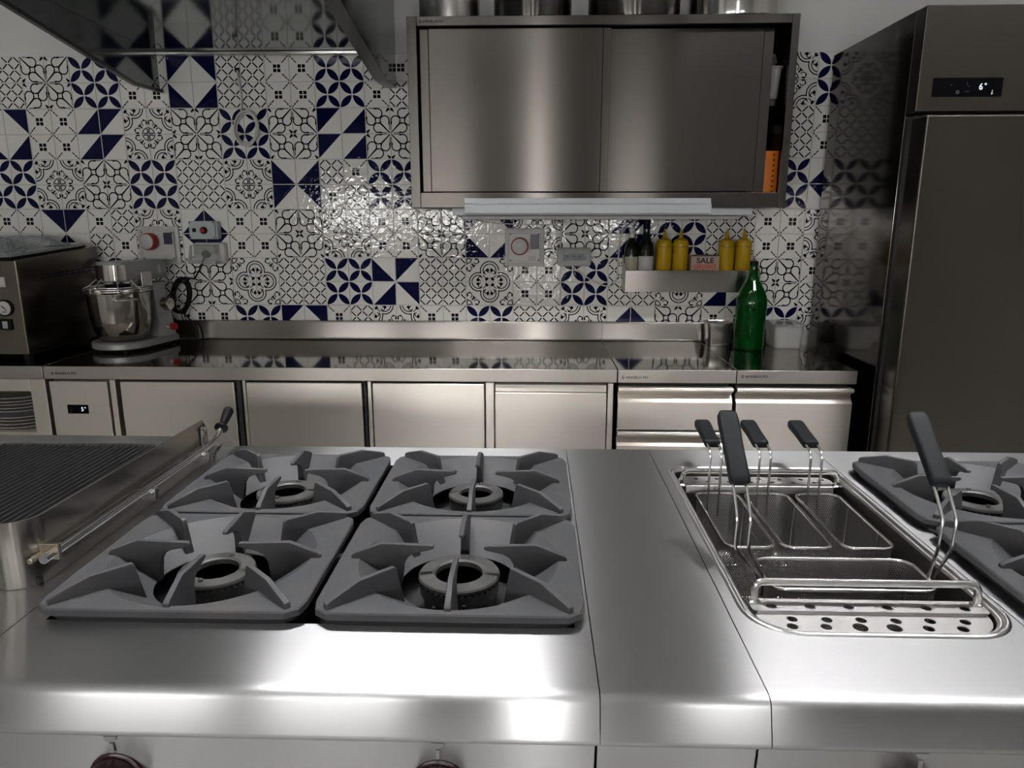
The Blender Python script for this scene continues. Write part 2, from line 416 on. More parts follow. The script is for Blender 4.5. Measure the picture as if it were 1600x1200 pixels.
# corner codes: 0 bottom-left, 1 top-left, 2 top-right, 3 bottom-right; order of a cell: TL, TR, BL, BR
CELL = {'M': [('M', 3), ('M', 0), ('M', 2), ('M', 1)], 'm': [('M', 1), ('M', 2), ('M', 0), ('M', 3)],
        'X': [('S', 1), ('S', 0), ('S', 0), ('S', 1)], 'D': [('S', 0), ('S', 1), ('S', 1), ('S', 0)],
        'P': [('P', 0)]*4, 'H': [('H', 0)]*4, 'Q': [('Q', 0)]*4,
        'h': [('H', 0), ('Q', 0), ('Q', 0), ('H', 0)], 'q': [('Q', 0), ('H', 0), ('H', 0), ('Q', 0)],
        'o': [('T', 1), ('T', 2), ('T', 0), ('T', 3)], 'i': [('T', 3), ('T', 0), ('T', 2), ('T', 1)],
        'a': [('T', 3), ('T', 1), ('T', 3), ('T', 1)], 'b': [('T', 1), ('T', 3), ('T', 1), ('T', 3)],
        'w': [('T', 0), ('T', 3), ('T', 1), ('T', 2)], 'v': [('T', 2), ('T', 1), ('T', 3), ('T', 0)],
        'n': [('T', 0), ('T', 1), ('T', 3), ('T', 2)], 'e': [('T', 1), ('T', 0), ('T', 3), ('T', 3)],
        'k': [('T', 3), ('T', 0), ('T', 2), ('T', 1)]}
ROWS = ['DHXPQoHQPhXPQMHqMP',       # columns -1 .. 16, top row first (hidden cells filled in plainly)
        'oQaMXPDbXHPQXPDQHQ',
        'PMDPHMwhPQMHXPDPPi',
        'QvqMiQDMQDoMDaPHQM',
        'HQPHXmHPnHmQPHmeDq',
        'HPMXQPoqMQPHMiXQPM']
ROWS[0] = 'HXPQoHQPhXPDQMHQMP'
assert all(len(r) == 18 for r in ROWS)
ROWS[3] = 'QvqMiQDMQDoMDaPHQM'; ROWS[5] = 'HPDMQPoqMQPHMiXQPM'
EXTRA = ['PM', 'HQ', 'QX', 'MP', 'PH', 'QM']       # columns -3, -2: left of the photograph
rest = MB(); off = WLOC[wall_back.name]
for v in range(6):
    for u in range(-3, 17):
        code = EXTRA[v][u+3] if u < -1 else ROWS[v][u+1]
        for q, (key, k) in enumerate(CELL[code]):
            col, row = q % 2, q//2
            if v == 5 and row == 1: continue
            if u == 16 and col == 1: continue
            x = U0+0.2*u+0.05+0.1*col; z = TOPZ-0.2*v-0.05-0.1*row
            hidden = (8 <= u <= 14 and v <= 2) or u < -1 or (u == -1 and col == 0 and v <= 1) or (u == -1 and v >= 4)
            if hidden:
                me, d = TILES[key]; a = math.radians(90*k); c, s = math.cos(a), math.sin(a); base = len(rest.v)
                rest.v += [(px*c+pz*s+x, py, -px*s+pz*c+z) for px, py, pz in d.v]
                rest.f += [tuple(i+base for i in f) for f in d.f]; rest.m += d.m
            else:
                o = bpy.data.objects.new('tile', TILES[key][0]); COL.objects.link(o); o.parent = wall_back
                tx, tz = random.uniform(-1, 1), random.uniform(-1, 1)
                o.location = Vector((x, random.uniform(0, 0.0005), z))-off
                o.rotation_euler = (0.0025*tx, math.pi/2*k, 0.0025*tz)
rest.recalc = True
r_ = rest.build('tile_field', ['tile_white', 'tile_blue', 'tile_ink'], wall_back, flat=True); r_['kind'] = 'stuff'

# ================================================================== COOKING RANGE
S0, S1, S2, S3 = -0.7183, 0.0817, 0.2817, 0.6817      # joints between the modules
YB, YF, ZR = -1.397, -2.343, 0.90
GAP = 0.0007
def top_profile(y_from, y_to_front=True):
    """front part of a pressed worktop: flat, rounded nose, apron, rounded foot (y, z)"""
    c = (YF+0.013, ZR-0.014)
    pts = [(y_from, ZR), (c[0]+0.006, ZR)]
    pts += [(c[0]-0.015*math.sin(math.radians(a)), c[1]+0.014*math.cos(math.radians(a))) for a in (10, 25, 40, 55, 70, 82)]
    pts += [(YF-0.014, 0.852)]
    c2 = (YF-0.004, 0.850)
    pts += [(c2[0]-0.0105*math.cos(math.radians(a)), c2[1]-0.0105*math.sin(math.radians(a))) for a in (15, 40, 65, 90)]
    pts += [(YF+0.03, 0.8395)]
    return pts
def strip(mb, x0, x1, prof, m=0):
    mb.loft([[(x0, y, z) for y, z in prof], [(x1, y, z) for y, z in prof]], m, closed=False)
    return mb
def cab_body(root, x0, x1):
    mb = MB(); mb.box(x0+GAP, x1-GAP, YB-0.01, YF+0.10, 0.12, 0.66); mb.build('body', 'steel_range', root, 0.002)
    mb = MB()
    prof = [(YF+0.028, 0.845), (YF+0.045, 0.66), (YF+0.09, 0.655), (YF+0.09, 0.845)]
    mb.prism(prof, lambda a, b, t: (t, a, b), x0+0.001, x1-0.001); mb.build('control_panel', 'steel_range', root, 0.0015)
    for x in (x0+0.06, x1-0.06):
        for y in (YB-0.1, YF+0.2): MB().cyl((x, y, 0), (x, y, 0.12), 0.022, n=12).build('foot', 'steel_polished', root)
def knob(root, x, z=0.745):
    y = YF+0.036
    mb = MB(); mb.lathe([(0.036, -0.004), (0.036, 0.004), (0.033, 0.006), (0.0, 0.006)], (x, y, z), 28, axis='Y'); k = mb.build('knob', 'knob_red', root)
    mb = MB(); mb.lathe([(0.032, 0.006), (0.032, 0.028), (0.029, 0.033), (0.0, 0.034)], (x, y, z), 28, axis='Y'); mb.box(x-0.006, x+0.006, y-0.044, y-0.03, z-0.026, z+0.026)
    mb.build('grip', 'knob_red', k, 0.002)
    mb = MB(); q = z+0.064
    mb.prism(arc(x, q, 0.008, 180, 360, 8), lambda a, b, t: (a, t, b), y-0.008, y-0.0055); mb.box(x-0.0025, x+0.0025, y-0.0065, y-0.004, q-0.024, q-0.011)
    mb.build('marking', 'print_grey', root, flat=True)

def burner_unit(name, label, x0, x1, knobs):
    root = thing(name, label, 'range', ((x0+x1)/2, (YB+YF)/2, 0))
    cab_body(root, x0, x1)
    mb = MB(); a, b = x0+GAP, x1-GAP
    strip(mb, a, b, top_profile(-2.195))
    ox0, ox1, oy0, oy1 = x0+0.035, x1-0.022, -2.195, -1.53
    mb.add([(a, -2.195, ZR), (ox0, -2.195, ZR), (ox0, oy1, ZR), (a, oy1, ZR)], [(0, 1, 2, 3)])
    mb.add([(ox1, -2.195, ZR), (b, -2.195, ZR), (b, oy1, ZR), (ox1, oy1, ZR)], [(0, 1, 2, 3)])
    mb.add([(a, oy1, ZR), (b, oy1, ZR), (b, YB, ZR), (a, YB, ZR)], [(0, 1, 2, 3)])
    mb.add([(a, YB, ZR), (b, YB, ZR), (b, YB, 0.66), (a, YB, 0.66)], [(0, 1, 2, 3)])
    for xx in (a, b): mb.add([(xx, y, z) for y, z in top_profile(-2.195)]+[(xx, YB, ZR), (xx, YB, 0.84)], [tuple(range(len(top_profile(0))+2))])
    mb.recalc = False; mb.weld = True
    mb.build('worktop', 'steel_range', root)
    mb = MB(); mb.add([(ox0, oy0, ZR), (ox1, oy0, ZR), (ox1, oy1, ZR), (ox0, oy1, ZR), (ox0, oy0, 0.845), (ox1, oy0, 0.845), (ox1, oy1, 0.845), (ox0, oy1, 0.845)],
                      [(0, 1, 5, 4), (1, 2, 6, 5), (2, 3, 7, 6), (3, 0, 4, 7), (4, 5, 6, 7)]); mb.recalc = False
    mb.build('drip_pan', 'dark_pan', root, flat=True)
    for kx in knobs: knob(root, kx)
    return root
def burner(root, cx, cy, R):
    """pot-shaped burner head with a ring cap, ports and two pins"""
    h = R*0.58
    mb = MB(); mb.lathe([(R*0.86, 0.846), (R*0.90, 0.868), (R*0.97, 0.872), (R*0.97, 0.889), (R*0.93, 0.8915), (h, 0.8915), (h*0.98, 0.872), (0.0, 0.870)], (cx, cy, 0), 36)
    b = mb.build('burner', 'iron_burner', root)
    mb = MB(); mb.lathe([(h, 0.8925), (R*0.97, 0.8925), (R, 0.895), (R, 0.8985), (R*0.97, 0.9012), (h*1.10, 0.9030), (h, 0.9005), (h, 0.8925)], (cx, cy, 0), 40)
    mb.build('cap', 'iron_burner', b)
    mb = MB()
    for k in range(36):
        a = 2*math.pi*(k+0.5)/36; px, py = cx+R*0.955*math.cos(a), cy+R*0.955*math.sin(a); q = R*0.045
        mb.box(px-q, px+q, py-q, py+q, 0.8905, 0.8935)
    mb.build('port_ring', 'black_gap', b, flat=True)
    for a in (80, 262):
        px, py = cx+R*0.74*math.cos(math.radians(a)), cy+R*0.74*math.sin(math.radians(a))
        MB().lathe([(0.0042, 0.900), (0.0042, 0.9045), (0.003, 0.0068+0.90), (0, 0.0075+0.90)], (px, py, 0), 10).build('pin', 'iron_burner', b)
    mb = MB(); mb.cyl((cx+R*0.22, cy-R*1.14, 0.846), (cx+R*0.22, cy-R*1.14, 0.884), 0.003, n=8); mb.cyl((cx-R*0.5, cy-R*1.06, 0.846), (cx-R*0.5, cy-R*1.06, 0.878), 0.003, n=8)
    mb.build('igniter', 'steel_well', b)

def fin(mb, prof, ang, th=0.0042):
    """upright plate on a radius: prof = (r, z) outline, thicker at the foot"""
    c, s = math.cos(ang), math.sin(ang); zs = [z for r, z in prof]; zl, zh = min(zs), max(zs)
    def fn(r, z, t):
        w = t*(1.0+0.9*max(0, 1-(z-zl)/(zh-zl)*1.15)); return (r*c-w*s, r*s+w*c, z)
    mb.prism(prof, fn, -th, th)
def make_grate(cx, cy, label):
    W2, D2, R0, RI = 0.1895, 0.168, 0.157, 0.094
    root = thing('pan_grate', label, 'grate', (cx, cy, 0.90), 'cast iron grates of the range')
    # cast plate with sunken bowl, as a radial height field between the burner hole and the rounded rim
    ZP = 0.925
    def zz(r): 
        t = max(0.0, min(1.0, (R0-r)/(R0-RI))); return ZP-0.042*t
    N = 72; outer = []
    loop = rrect(-W2, W2, -D2, D2, 0.030, 6)
    def border(a, inset=0.0):
        """distance of the rounded rim along a direction"""
        c, s = math.cos(a), math.sin(a); w, d, rr = W2-inset, D2-inset, 0.030
        t = min(w/abs(c) if abs(c) > 1e-6 else 9, d/abs(s) if abs(s) > 1e-6 else 9)
        x, y = t*c, t*s
        if abs(x) > w-rr and abs(y) > d-rr:
            px, py = math.copysign(w-rr, x), math.copysign(d-rr, y); b_ = c*px+s*py; q = b_*b_-(px*px+py*py-rr*rr)
            t = b_+math.sqrt(max(0, q))
        return t
    angs = [2*math.pi*k/N for k in range(N)]
    fr = [0, 0.12, 0.3, 0.5, 0.7, 0.86, 0.95, 1.0]
    rings = []
    for r_, z_ in ((RI+0.004, 0.8795), (RI, 0.8815)): rings.append([(cx+r_*math.cos(a), cy+r_*math.sin(a), z_) for a in angs])
    for t in fr:
        ring = []
        for a in angs:
            rb = min(R0, border(a, 0.010)); r = RI+(rb-RI)*t; z = zz(r*R0/rb if rb < R0 else r)
            ring.append((cx+r*math.cos(a), cy+r*math.sin(a), z))
        rings.append(ring)
    for ins, z in ((0.006, ZP), (0.0018, ZP-0.0008), (0.0, ZP-0.003), (0.0, ZP-0.012), (0.003, ZP-0.0135), (0.012, ZP-0.0135)):
        rings.append([(cx+border(a, ins)*math.cos(a), cy+border(a, ins)*math.sin(a), z) for a in angs])
    under = []
    for a in angs:
        rb = min(R0, border(a, 0.014)); under.append((cx+rb*math.cos(a), cy+rb*math.sin(a), ZP-0.0135))
    rings.append(under)
    rings.append([(cx+(RI+0.01)*math.cos(a), cy+(RI+0.01)*math.sin(a), 0.876) for a in angs])
    mb = MB(); mb.loft(rings, 0, loop=True); mb.build('plate', 'iron_grate', root, angle=27)
    mb = MB(); mb.loft([[(cx+border(a, i)*math.cos(a), cy+border(a, i)*math.sin(a), z) for a in angs] for i, z in ((0.009, ZP-0.0125), (0.010, 0.9003), (0.014, 0.9003), (0.014, ZP-0.0125))], loop=True); mb.build('shade_band', 'dark_pan', root)  # dark ring put in for the shaded gap under the grate rim
    ZT = 0.9505
    arm = [(0.171, 0.921), (0.171, 0.930), (0.166, 0.9335), (0.122, ZT), (0.046, ZT-0.0025), (0.040, ZT-0.0035), (0.039, ZT-0.008), (0.044, ZT-0.0105),
           (0.070, ZT-0.0165), (0.080, ZT-0.0225), (0.086, ZT-0.033), (0.0915, 0.880), (0.105, 0.880), (0.165, 0.915)]
    for k in range(4):
        a = math.pi/2*k; p = arm
        if k % 2: p = [(r*0.94 if r > 0.1 else r, z) for r, z in arm]
        mb = MB(); mb.add([], []); fin(mb, p, a); mb.v = [(x+cx, y+cy, z) for x, y, z in mb.v]; mb.build('arm', 'iron_grate', root, 0.0016, 2)
    cor = [(0.232, 0.921), (0.232, 0.9325), (0.226, 0.9355), (0.178, ZT), (0.121, ZT+0.001), (0.117, ZT-0.002), (0.105, 0.884), (0.120, 0.884), (0.160, 0.915)]
    for sx in (-1, 1):
        for sy in (-1, 1):
            a = math.atan2(sy*(D2-0.012), sx*(W2-0.022)); mb = MB(); fin(mb, cor, a); mb.v = [(x+cx, y+cy, z) for x, y, z in mb.v]
            mb.build('corner_fin', 'iron_grate', root, 0.0016, 2)
    return root

rangeL = burner_unit('burner_range', 'four-burner steel gas range with raised cast iron grates, beside the charcoal grill', S0, S1, (-0.535, -0.117))
rangeR = burner_unit('burner_range', 'steel gas range at the right edge, behind the pasta cooker baskets', S3, S3+0.8, (S3+0.18, S3+0.6))
XL, XR, YK, YN = -0.5065, -0.1155, -1.695, -2.040
for (x, y, R) in ((XL, YN, 0.060), (XR, YN, 0.0645), (XL, YK, 0.062), (XR, YK, 0.056)): burner(rangeL, x, y, R)
g0 = make_grate(XL, YN, 'cast iron pan grate, front left of the four beside the charcoal grill')
copy_tree(g0, (XR, YN, 0.90), 'cast iron pan grate with the largest burner ring, front right of the four')
copy_tree(g0, (XL, YK, 0.90), 'cast iron pan grate, rear left of the four, next to the black lever grip')
copy_tree(g0, (XR, YK, 0.90), 'cast iron pan grate, rear right of the four, near the plain worktop')
XA = S3+0.2115
for (x, y, R) in ((XA, YK-0.005, 0.062), (XA, YN-0.005, 0.062), (XA+0.391, YK-0.005, 0.06), (XA+0.391, YN-0.005, 0.06)): burner(rangeR, x, y, R)
copy_tree(g0, (XA, YK-0.005, 0.90), 'cast iron pan grate behind the tall right basket handle')
copy_tree(g0, (XA, YN-0.005, 0.90), 'cast iron pan grate cut by the right edge, beside the drain plate')
copy_tree(g0, (XA+0.391, YK-0.005, 0.90), 'cast iron pan grate, farthest right at the rear')

# plain worktop module
nt = thing('neutral_worktop', 'plain brushed steel worktop module between burners and pasta cooker', 'worktop', ((S1+S2)/2, (YB+YF)/2, 0))
cab_body(nt, S1, S2)
mb = MB(); a, b = S1+GAP, S2-GAP; pf = top_profile(YB)
strip(mb, a, b, pf); mb.add([(a, YB, ZR), (b, YB, ZR), (b, YB, 0.66), (a, YB, 0.66)], [(0, 1, 2, 3)])
for xx in (a, b): mb.add([(xx, y, z) for y, z in pf]+[(xx, YB, 0.84)], [tuple(range(len(pf)+1))])
mb.recalc = False; mb.weld = True; mb.build('worktop', 'steel_range', nt)

# ------------------------------------------------------------------ pasta cooker
pc = thing('pasta_cooker', 'steel pasta cooker with sunken rounded well and bead rim', 'cooker', ((S2+S3)/2, (YB+YF)/2, 0))
cab_body(pc, S2, S3)
mb = MB(); a, b = S2+GAP, S3-GAP
RO = (0.074, 0.074, 0.042, 0.042)
hole = rrect(0.299, 0.6765, -2.207, -1.522, RO, 8)
strip(mb, a, b, top_profile(-2.222))
plate_hole(mb, (a, b, -2.222, YB), hole, ZR)
mb.add([(a, YB, ZR), (b, YB, ZR), (b, YB, 0.66), (a, YB, 0.66)], [(0, 1, 2, 3)])
for xx in (a, b): mb.add([(xx, y, z) for y, z in top_profile(-2.222)]+[(xx, YB, ZR), (xx, YB, 0.84)], [tuple(range(len(top_profile(0))+2))])
mb.recalc = False; mb.weld = True; mb.build('worktop', 'steel_range', pc)
def rr_in(d, z): 
    return [(x, y, z) for x, y in rrect(0.299+d, 0.6765-d, -2.207+d, -1.522-d, [max(0.004, q-d) for q in RO], 8)]
mb = MB()      # raised bead, then the shoulder and the rim of the well
mb.loft([rr_in(0, ZR), rr_in(0.001, ZR+0.0022), rr_in(0.004, ZR+0.0038), rr_in(0.007, ZR+0.0030), rr_in(0.0085, ZR+0.0006), rr_in(0.0095, ZR-0.0008), rr_in(0.011, ZR+0.0002),
         rr_in(0.0145, ZR-0.0005), rr_in(0.017, ZR-0.004)], 0, cap0=False, cap1=False); mb.recalc = False
mb.build('rim', 'steel_satin', pc, angle=60)
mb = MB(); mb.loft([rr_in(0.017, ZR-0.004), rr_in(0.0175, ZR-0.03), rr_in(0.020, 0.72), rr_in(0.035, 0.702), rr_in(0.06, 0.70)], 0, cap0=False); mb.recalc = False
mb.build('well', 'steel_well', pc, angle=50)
knob(pc, (S2+S3)/2)

def perforated_plate(name, label, loop, z, holes, step=None):
    """thin plate with round holes cut right through (bridge faces via a delaunay fill)"""
    from mathutils import geometry as G
    vs = [Vector(p) for p in loop]; n0 = len(vs); edges = [(i, (i+1) % n0) for i in range(n0)]; cens = []
    for (hx, hy, hr) in holes:
        o = len(vs); k = 12
        vs += [Vector((hx+hr*math.cos(2*math.pi*i/k), hy+hr*math.sin(2*math.pi*i/k))) for i in range(k)]
        edges += [(o+i, o+(i+1) % k) for i in range(k)]; cens.append((hx, hy, hr))
    r = G.delaunay_2d_cdt(vs, edges, [], 1, 1e-5)
    V, F = r[0], r[2]; fs = []
    for f in F:
        c = sum((V[i] for i in f), Vector((0, 0)))/len(f)
        if all((c.x-hx)**2+(c.y-hy)**2 > (hr*0.98)**2 for hx, hy, hr in cens): fs.append(tuple(f))
    return V, fs
def drain_plate(name, label, x0, x1, y0, y1, z, rs, holes, bar_y, bar_x0, bar_x1, bar_h, lip, raised=None):
    root = thing(name, label, 'drain plate', ((x0+x1)/2, (y0+y1)/2, z))
    V, fs = perforated_plate(name, label, rrect(x0, x1, y0, y1, rs, 8), z, holes)
    mb = MB(); t = 0.0016; n = len(V)
    up = lambda p: z
    fs2 = [tuple(reversed(f)) for f in fs]
    mb.add([(p.x, p.y, z) for p in V], fs); mb.add([(p.x, p.y, z-t) for p in V], fs2)
    from collections import Counter
    ec = Counter()
    for f in fs:
        for i in range(len(f)): ec[tuple(sorted((f[i], f[(i+1) % len(f)])))] += 1
    mb2 = [(a, b) for (a, b), c in ec.items() if c == 1]
    for a, b in mb2: mb.add([(V[a].x, V[a].y, z), (V[b].x, V[b].y, z), (V[b].x, V[b].y, z-t), (V[a].x, V[a].y, z-t)], [(0, 1, 2, 3)])
    mb.weld = True
    mb.build('plate', 'steel_satin', root, angle=40)
    mb = MB(); (lx0, lx1, ly0, ly1, lz0, lz1) = lip; mb.box(lx0, lx1, ly0, ly1, lz0, lz1); mb.build('folded_lip', 'steel_satin', root, 0.0015)
    if raised:
        (qx0, qx1, qy0, qy1, qz) = raised; mb = MB()
        hs = [(qx0+0.03+i*(qx1-qx0-0.06)/5, (qy0+qy1)/2-0.004, 0.0075) for i in range(6)]
        V, fs = perforated_plate('', '', rrect(qx0, qx1, qy0, qy1, 0.006, 4), qz, hs)
        mb.add([(p.x, p.y, qz) for p in V], fs); mb.add([(p.x, p.y, qz-t) for p in V], [tuple(reversed(f)) for f in fs])
        mb.box(qx0+0.006, qx1-0.006, qy0, qy0+0.0014, z+0.0002, qz-0.0002)
        mb.build('raised_step', 'steel_satin', root, angle=40)
    zb = raised[4] if raised else z
    mb = MB(); mb.tube(fillet([(bar_x0, bar_y, zb-0.0015), (bar_x0, bar_y, zb+bar_h), (bar_x1, bar_y, zb+bar_h), (bar_x1, bar_y, zb-0.0015)], 0.014, 5), 0.0054, 10)
    mb.build('bar_handle', 'steel_wire', root)
    mb = MB()
    for x in (bar_x0, bar_x1): mb.lathe([(0.0095, 0.0002), (0.0075, 0.0022), (0.0055, 0.003)], (x, bar_y, zb), 12)
    mb.build('weld_bead', 'steel_wire', root)
    return root
hf = [(0.372+0.0485*i, -2.150-0.001*(i % 2), 0.0076) for i in range(6)]+[(0.366+0.047*i, -2.1695, 0.0078 if i not in (2, 3) else 0.0105) for i in range(6)]
drain_plate('drain_plate', 'perforated steel drain plate with bar handle at the front of the well', 0.322, 0.656, -2.187, -2.118, 0.8925, (0.055, 0.055, 0.004, 0.004),
            hf, -2.112, 0.3285, 0.6515, 0.032, (0.372, 0.60, -2.1895, -2.1845, 0.8885, 0.8960), (0.320, 0.658, -2.138, -2.104, 0.8985))
hb = [(0.362+0.046*i, -1.562, 0.0058) for i in range(7)]+[(0.385+0.046*i, -1.581, 0.0058) for i in range(6)]
drain_plate('drain_plate', 'perforated steel drain plate with bar handle behind the three baskets', 0.322, 0.655, -1.608, -1.548, 0.8875, (0.004, 0.004, 0.024, 0.024),
            hb, -1.5985, 0.3255, 0.6545, 0.031, (0.330, 0.645, -1.6115, -1.6075, 0.872, 0.8895))

# perforated baskets
def basket(name, label, x0, x1, y0, y1, ztop, depth, rc, handles):
    root = thing(name, label, 'basket', ((x0+x1)/2, (y0+y1)/2, ztop-depth), 'wire-handled pasta baskets')
    me = bpy.data.meshes.new('body'); L = [(0.0, 0.0), (0.004, -depth*0.93), (0.012, -depth), ]
    rings = []
    n = 6
    for ins, dz in L: rings.append([(x, y, ztop+dz) for x, y in rrect(x0+ins, x1-ins, y0+ins, y1-ins, max(0.006, rc-ins), n)])
    N = len(rings[0]); V = [p for r in rings for p in r]; F = []; UV = []
    per = [0.0]
    for k in range(N):
        p, q = rings[0][k], rings[0][(k+1) % N]; per.append(per[-1]+math.hypot(p[0]-q[0], p[1]-q[1]))
    for i in range(len(rings)-1):
        for k in range(N):
            k2 = (k+1) % N; F.append((i*N+k, i*N+k2, (i+1)*N+k2, (i+1)*N+k))
            UV.append([(per[k], L[i][1]), (per[k+1], L[i][1]), (per[k+1], L[i+1][1]), (per[k], L[i+1][1])])
    F.append(tuple(range((len(rings)-1)*N, len(rings)*N))); UV.append([(p[0], p[1]) for p in rings[-1]])
    off = WLOC[root.name]; me.from_pydata([Vector(p)-off for p in V], [], F); uvl = me.uv_layers.new(name='UVMap')
    for pi, pl in enumerate(me.polygons):
        for j, li in enumerate(pl.loop_indices): uvl.data[li].uv = UV[pi][j]
        pl.use_smooth = True
    me.set_sharp_from_angle(angle=math.radians(50)); me.materials.append(MATS['steel_perforated'])
    o = bpy.data.objects.new('body', me); COL.objects.link(o); o.parent = root; WLOC[o.name] = off.copy()
    mb = MB(); mb.tube([(x, y, ztop) for x, y in rrect(x0, x1, y0, y1, rc, n)], 0.0030, 8, loop=True); mb.build('rim_wire', 'steel_wire', root)
    for y in (y0+(y1-y0)*0.25, y0+(y1-y0)*0.75) if (x1-x0) < 0.15 else ():
        MB().tube(fillet([(x0+0.003, y, ztop), (x0+0.006, y, ztop-depth+0.002), (x1-0.006, y, ztop-depth+0.002), (x1-0.003, y, ztop)], 0.01), 0.0016, 6).build('support_wire', 'steel_wire', root)
    for (wires, g0, g1, gw, gt) in handles:
        h = None
        mb = MB()
        for w in wires: mb.tube(fillet(w, 0.012, 4), 0.0027, 8)
        h = mb.build('handle', 'steel_wire', root)
        # moulded grip: rounded flat bar from g0 to g1
        A, B = Vector(g0), Vector(g1); T = (B-A).normalized(); X = Vector((1, 0, 0)); Nn = T.cross(X).normalized(); rings = []
        for t, wq, tq in ((0, 0.80, 0.75), (0.02, 0.97, 0.95), (0.08, 1, 1), (0.5, 0.97, 1.0), (0.85, 1.05, 1.05), (0.95, 0.98, 1.0), (0.99, 0.80, 0.80), (1.0, 0.55, 0.5)):
            p = A.lerp(B, t); rings.append([tuple(p+X*u+Nn*v) for u, v in rrect(-gw*wq, gw*wq, -gt*tq, gt*tq, gt*tq*0.62, 4)])
        mb = MB(); mb.loft(rings); mb.build('grip', 'grip_plastic', h, angle=50)
    return root
ZB = 0.880
for (x0, x1, lab) in ((0.345, 0.434, 'slim perforated pasta basket, left of the three at the back of the well'), (0.4475, 0.5365, 'slim perforated pasta basket, middle of the three at the back of the well'),
                      (0.5535, 0.6445, 'slim perforated pasta basket, right of the three at the back of the well')):
    xm = x0+0.040; ws = []
    for dx in (-0.0115, 0.0115):
        x = xm+dx; ws.append([(x, -1.6330, ZB-0.05), (x, -1.6330, ZB+0.090), (x, -1.610, ZB+0.0975), (x, -1.585, ZB+0.1025)])
    basket('pasta_basket', lab, x0, x1, -1.892, -1.631, ZB, 0.135, 0.022, [(ws, (xm, -1.600, ZB+0.0985), (xm-0.003, -1.497, ZB+0.1195), 0.0165, 0.0085)])
def tall(xm, xb):
    ws = []
    for dx in (-0.0105, 0.0105):
        x = xm+dx; k = xb+dx*0.45
        ws.append([(k, -1.998, ZB-0.035), (k, -2.0, ZB+0.004), (x, -2.018, ZB+0.058), (x, -2.022, ZB+0.110), (x, -1.992, ZB+0.146), (x, -1.975, ZB+0.163)])
    return (ws, (xm, -1.988, ZB+0.156), (xm-0.002, -1.886, ZB+0.247), 0.0165, 0.0095)
basket('pasta_basket', 'wide perforated pasta basket with two tall grips across the front of the well', 0.379, 0.643, -2.042, -1.934, ZB, 0.135, 0.026,
       [tall(0.333, 0.374), tall(0.651, 0.648)])

# ------------------------------------------------------------------ charcoal grill module
GX0, GX1 = -1.518, S0
gr = thing('grill_unit', 'steel grill with black slatted grid inside a raised splash guard', 'grill', ((GX0+GX1)/2, (YB+YF)/2, 0))
cab_body(gr, GX0, GX1)
mb = MB(); a, b = GX0+GAP, GX1-GAP; strip(mb, a, b, top_profile(YB)); mb.add([(a, YB, ZR), (b, YB, ZR), (b, YB, 0.66), (a, YB, 0.66)], [(0, 1, 2, 3)])
for xx in (a, b): mb.add([(xx, y, z) for y, z in pf]+[(xx, YB, 0.84)], [tuple(range(len(pf)+1))])
mb.recalc = False; mb.weld = True; mb.build('worktop', 'steel_range', gr)
# splash guard: open tray wall around the grid, with rounded front corners
gx0, gx1, gy0, gy1 = -1.49, -0.752, -2.118, -1.505
def guard_loop(d): 
    l = rrect(gx0+d, gx1-d, gy0+d, gy1-d, (0.045-d*0.7, 0.045-d*0.7, 0.004, 0.004), 8); return l
mb = MB(); zt = 1.008
n_ = len(guard_loop(0)); r0 = guard_loop(0); r1 = guard_loop(0.0025)
def gz(x, y): return 0.925 if y > gy1-0.03 else zt
# side and front wall, open at the back where it drops to a low ledge: built as a strip from the back-left to the back-right corner
order = [(gx0, gy1)]+[p for p in r0 if p[1] < gy1-0.05]
left = [p for p in r0[:9]]; right = r0[9:18]
path = [(gx0, gy1), (gx0, gy1-0.02)]+left+right+[(gx1, gy1-0.02), (gx1, gy1)]
path_i = [(gx0+0.0025, gy1), (gx0+0.0025, gy1-0.02)]+r1[:9]+r1[9:18]+[(gx1-0.0025, gy1-0.02), (gx1-0.0025, gy1)]
zs_ = [zt-0.035, zt-0.006]+[zt]*18+[zt-0.006, zt-0.035]
mb.loft([[(x, y, ZR+0.0005) for x, y in path], [(x, y, z) for (x, y), z in zip(path, zs_)], [(x, y, z) for (x, y), z in zip(path_i, zs_)], [(x, y, ZR+0.0005) for x, y in path_i]], 0, closed=False)
mb.recalc = False
mb.build('splash_guard', 'steel_grill_front', gr, angle=40)
mb = MB(); mb.box(gx0+0.003, gx1-0.003, gy1-0.058, gy1-0.002, ZR, 0.958); mb.build('rear_ledge', 'steel_range', gr, 0.001)
mb = MB(); mb.box(gx0+0.005, gx1-0.004, gy0+0.018, gy1-0.061, ZR+0.001, 0.912); mb.build('fire_bed', 'dark_pan', gr)
x = gx1-0.012; slat0 = None
while x > gx0+0.02:
    if slat0 is None:
        mb = MB(); mb.prism([(x-0.0032, 0.942), (x+0.0032, 0.942), (x+0.0012, 0.9540), (x-0.0012, 0.9540)], lambda a, b, t: (a, t, b), gy0+0.016, gy1-0.060); slat0 = mb.build('slat', 'iron_slat', gr); xs0 = x
    else:
        o = slat0.copy(); COL.objects.link(o); o.location.x = x-xs0
    x -= 0.0138
mb = MB()
for y in (gy0+0.05, (gy0+gy1)/2, gy1-0.09): mb.box(gx0+0.004, gx1-0.004, y-0.006, y+0.006, 0.9125, 0.9415)
mb.build('slat_carrier', 'dark_pan', gr)
